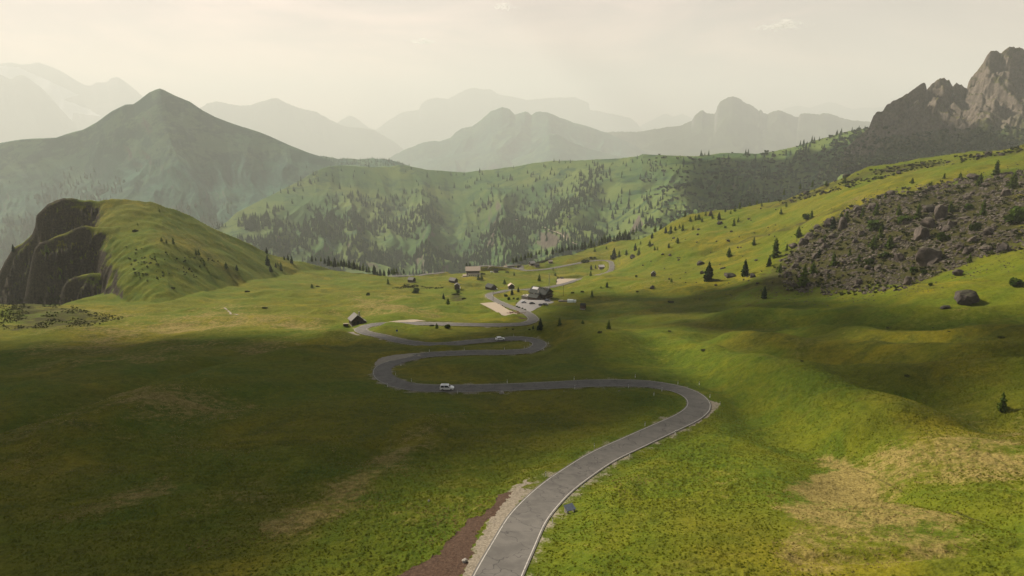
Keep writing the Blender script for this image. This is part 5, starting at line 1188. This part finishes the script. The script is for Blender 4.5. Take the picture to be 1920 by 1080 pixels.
hs = N(nt, 'ShaderNodeHueSaturation'); hs.inputs['Saturation'].default_value = .45; nt.links.new(sky.outputs[0], hs.inputs['Color'])
sz_ = N(nt, 'ShaderNodeSeparateXYZ'); nt.links.new(tc, sz_.inputs[0])
warm = mixc(nt, 1.0, hs.outputs[0], mixc(nt, ramp(nt, sz_.outputs[2], .04, .55), (1.72, 1.17, .95), (.84, .92, 1.04)), 'MULTIPLY')
veil = mixc(nt, ramp(nt, cl, .36, .68), mixc(nt, 1.0, warm, (.70, .74, .78), 'MULTIPLY'), mixc(nt, 1.0, warm, (1.30, 1.22, 1.15), 'MULTIPLY'))
nt.links.new(veil, bg.inputs['Color']); bg.inputs['Strength'].default_value = .043
# even haze in one closed box round everything
def haze_box(x0, x1, y0, y1, z0, z1, dens):
    b = MB().box((x0 + x1) / 2, (y0 + y1) / 2, (z0 + z1) / 2, x1 - x0, y1 - y0, z1 - z0)
    m = bpy.data.materials.new('haze'); m.use_nodes = True; t = m.node_tree
    for n_ in list(t.nodes):
        if n_.type == 'BSDF_PRINCIPLED': t.nodes.remove(n_)
    v = N(t, 'ShaderNodeVolumePrincipled'); v.inputs['Color'].default_value = (.787, .828, .797, 1); v.inputs['Density'].default_value = dens; v.inputs['Anisotropy'].default_value = .12
    t.links.new(v.outputs[0], t.nodes['Material Output'].inputs['Volume'])
    o = b.build('haze', m); o['kind'] = 'stuff'; tag(o, 'thin warm haze filling the valley air', 'haze'); return o
haze_box(-40000, 40000, -3000, 42000, -2600, 2380, .84e-4)
M['cloud'] = simple('shade_cloud_white', (.85, .85, .86), 1.0, .03, .002)
def shade_cloud(name, pts, zc, thick, seed, warp, cell=None, holes=None):
    """an unseen flat lumpy cloud, outlined and placed to shade the ground points given"""
    q = np.array([p + SD * ((zc - p[2]) / SD[2]) for p in pts]); lo, hi = q[:, :2].min(0), q[:, :2].max(0); size = (hi - lo).max(); cell = cell or size / 110
    m = warp * 2 + 3 * cell
    xs = np.arange(lo[0] - m, hi[0] + m, cell); ys = np.arange(lo[1] - m, hi[1] + m, cell); X, Y = np.meshgrid(xs, ys)
    w = warp
    wx = X + w * fbm(X / (w * 3.2), Y / (w * 3.2), 4, seed, .6); wy = Y + w * fbm(X / (w * 3.2), Y / (w * 3.2), 4, seed + 5, .6)
    mk = inpoly(wx, wy, [tuple(a[:2]) for a in q]); mk = mk if holes is None else mk & (fbm(X / holes[0], Y / holes[0], 3, seed + 40) > holes[1]); Tm = mk.astype(float)
    for _ in range(6): Tm = (Tm + np.roll(Tm, 1, 0) + np.roll(Tm, -1, 0) + np.roll(Tm, 1, 1) + np.roll(Tm, -1, 1)) / 5
    Tm = Tm * (.6 + .5 * ridged(X / (size * .12), Y / (size * .12), 4, seed + 9)) * mk
    top = zc + thick * Tm + 0 * X; bot = zc - thick * .3 * Tm
    nr_, nc_ = X.shape; f = grid_faces(nr_, nc_); keep = mk.ravel()[f].any(1); f = f[keep]; n_ = X.size
    V = np.r_[np.stack([X.ravel(), Y.ravel(), top.ravel() + .5], 1), np.stack([X.ravel(), Y.ravel(), bot.ravel() - .5], 1)]
    FF = np.r_[f, f[:, ::-1] + n_]; us, inv = np.unique(FF, return_inverse=True)
    o = link(name, mesh_np(name, V[us], inv.reshape(-1, 4), M['cloud'], True)); o['kind'] = 'structure'; return o
g3 = lambda px: [hit(u, v) for u, v in px]
ZC = 2420  # height of unseen clouds added overhead, outlined by the shade they should cast
shade_cloud('cloud', g3([(-500,640),(0,640),(200,630),(350,630),(560,633),(640,620),(720,628),(820,626),(900,614),(1000,588),(1060,556),(1140,552),(1130,600),(1140,650),(1260,706),(1360,745),(1330,795),(1180,812),(1050,850),(900,880),(760,900),(620,965),(520,1095)]) + [np.array([-60, 40, -60.]), np.array([-180, 30, -60.]), np.array([-420, 120, -90.])], ZC, 12, 3, 8, 3.5, (45, -.72))
shade_cloud('cloud', g3([(1125,553),(1240,548),(1330,537),(1420,525),(1490,520),(1620,552),(1760,586),(1930,600),(2100,620),(2050,800),(1850,800),(1700,788),(1630,752),(1500,700),(1400,655),(1290,618),(1180,604)]), ZC, 12, 13, 10, None, (42, -.16))
L4 = ('hills', 4)
shade_cloud('cloud', list(layer_pts(L4, [(1280,305),(1400,298),(1500,285),(1600,276),(1750,276),(1900,276)])) + list(layer_pts(L4, [(1900,310),(1700,330),(1500,370),(1400,400),(1330,400),(1260,360)])), ZC + 250, 40, 23, 90)
# small fair-weather clouds high above the haze
M['puff'] = None
def puff_cloud(u, v, w, h, dist, seed, label):
    t, s = ray(u, v); c = Vector((float(t) * dist, dist, float(s) * dist)); k = dist / F; r = random.Random(seed); bm = bmesh.new()
    for _ in range(80):
        x = r.gauss(0, .26); e = max(.15, 1 - abs(x) * 1.8); rad = h * k * r.uniform(.18, .46) * e
        Mx = Matrix.Translation((x * w * k, r.gauss(0, .22) * w * k, abs(r.gauss(0, .32)) * h * k * e - .2 * h * k)) @ Matrix.Diagonal((rad * 1.9, rad * 1.9, rad * .8, 1))
        bmesh.ops.create_icosphere(bm, subdivisions=2, radius=1, matrix=Mx)
    for v_ in bm.verts:
        q = v_.co / (h * k) * 2.2; v_.co *= 1 + .06 * float(noise(np.array([q.x * 2 + q.z]), np.array([q.y + q.z * 2]), seed)[0])
    me = bpy.data.meshes.new('cloud'); bm.to_mesh(me); bm.free(); me.materials.append(M['puffm']); me.polygons.foreach_set('use_smooth', [True] * len(me.polygons))
    o = link('cloud', me, None, c); tag(o, label, 'cloud'); return o
m = bpy.data.materials.new('thin_cloud'); m.use_nodes = True; t_ = m.node_tree; t_.nodes.remove(t_.nodes['Principled BSDF'])
df = N(t_, 'ShaderNodeBsdfDiffuse'); df.inputs['Color'].default_value = (.95, .93, .90, 1); tl = N(t_, 'ShaderNodeBsdfTranslucent'); tl.inputs['Color'].default_value = (.95, .93, .90, 1); tr = N(t_, 'ShaderNodeBsdfTransparent')
a1 = N(t_, 'ShaderNodeMixShader'); a1.inputs[0].default_value = .5; t_.links.new(df.outputs[0], a1.inputs[1]); t_.links.new(tl.outputs[0], a1.inputs[2])
lw = N(t_, 'ShaderNodeLayerWeight'); lw.inputs['Blend'].default_value = .5; a2 = N(t_, 'ShaderNodeMixShader'); t_.links.new(ramp(t_, lw.outputs['Facing'], -1.5, .9), a2.inputs[0]); t_.links.new(a1.outputs[0], a2.inputs[1]); t_.links.new(tr.outputs[0], a2.inputs[2])
t_.links.new(a2.outputs[0], t_.nodes['Material Output'].inputs['Surface']); M['puffm'] = m
puff_cloud(793, 78, 54, 10, 23500, 4, 'small bright flat cloud high above the middle of the valley')
puff_cloud(1465, 48, 95, 16, 19500, 8, 'wider pale cloud high above the right-hand peaks')
puff_cloud(945, 12, 66, 7, 16500, 12, 'wispy cloud at the top edge of the sky')

cam = bpy.data.cameras.new('camera'); co_ = bpy.data.objects.new('camera', cam); COL.objects.link(co_)
cam.sensor_width = 36; cam.lens = 36 * F / 1920; cam.clip_start = 1; cam.clip_end = 120000
co_.rotation_euler = (math.pi / 2 - PITCH, 0, 0); S.camera = co_
S.view_settings.view_transform = 'Standard'; S.view_settings.look = 'None'; S.view_settings.exposure = 1.0; S.view_settings.gamma = 1
S.cycles.max_bounces = 4; S.cycles.diffuse_bounces = 2; S.cycles.volume_bounces = 1; S.cycles.transparent_max_bounces = 24; S.cycles.use_denoising = True; S.cycles.caustics_reflective = False; S.cycles.caustics_refractive = False
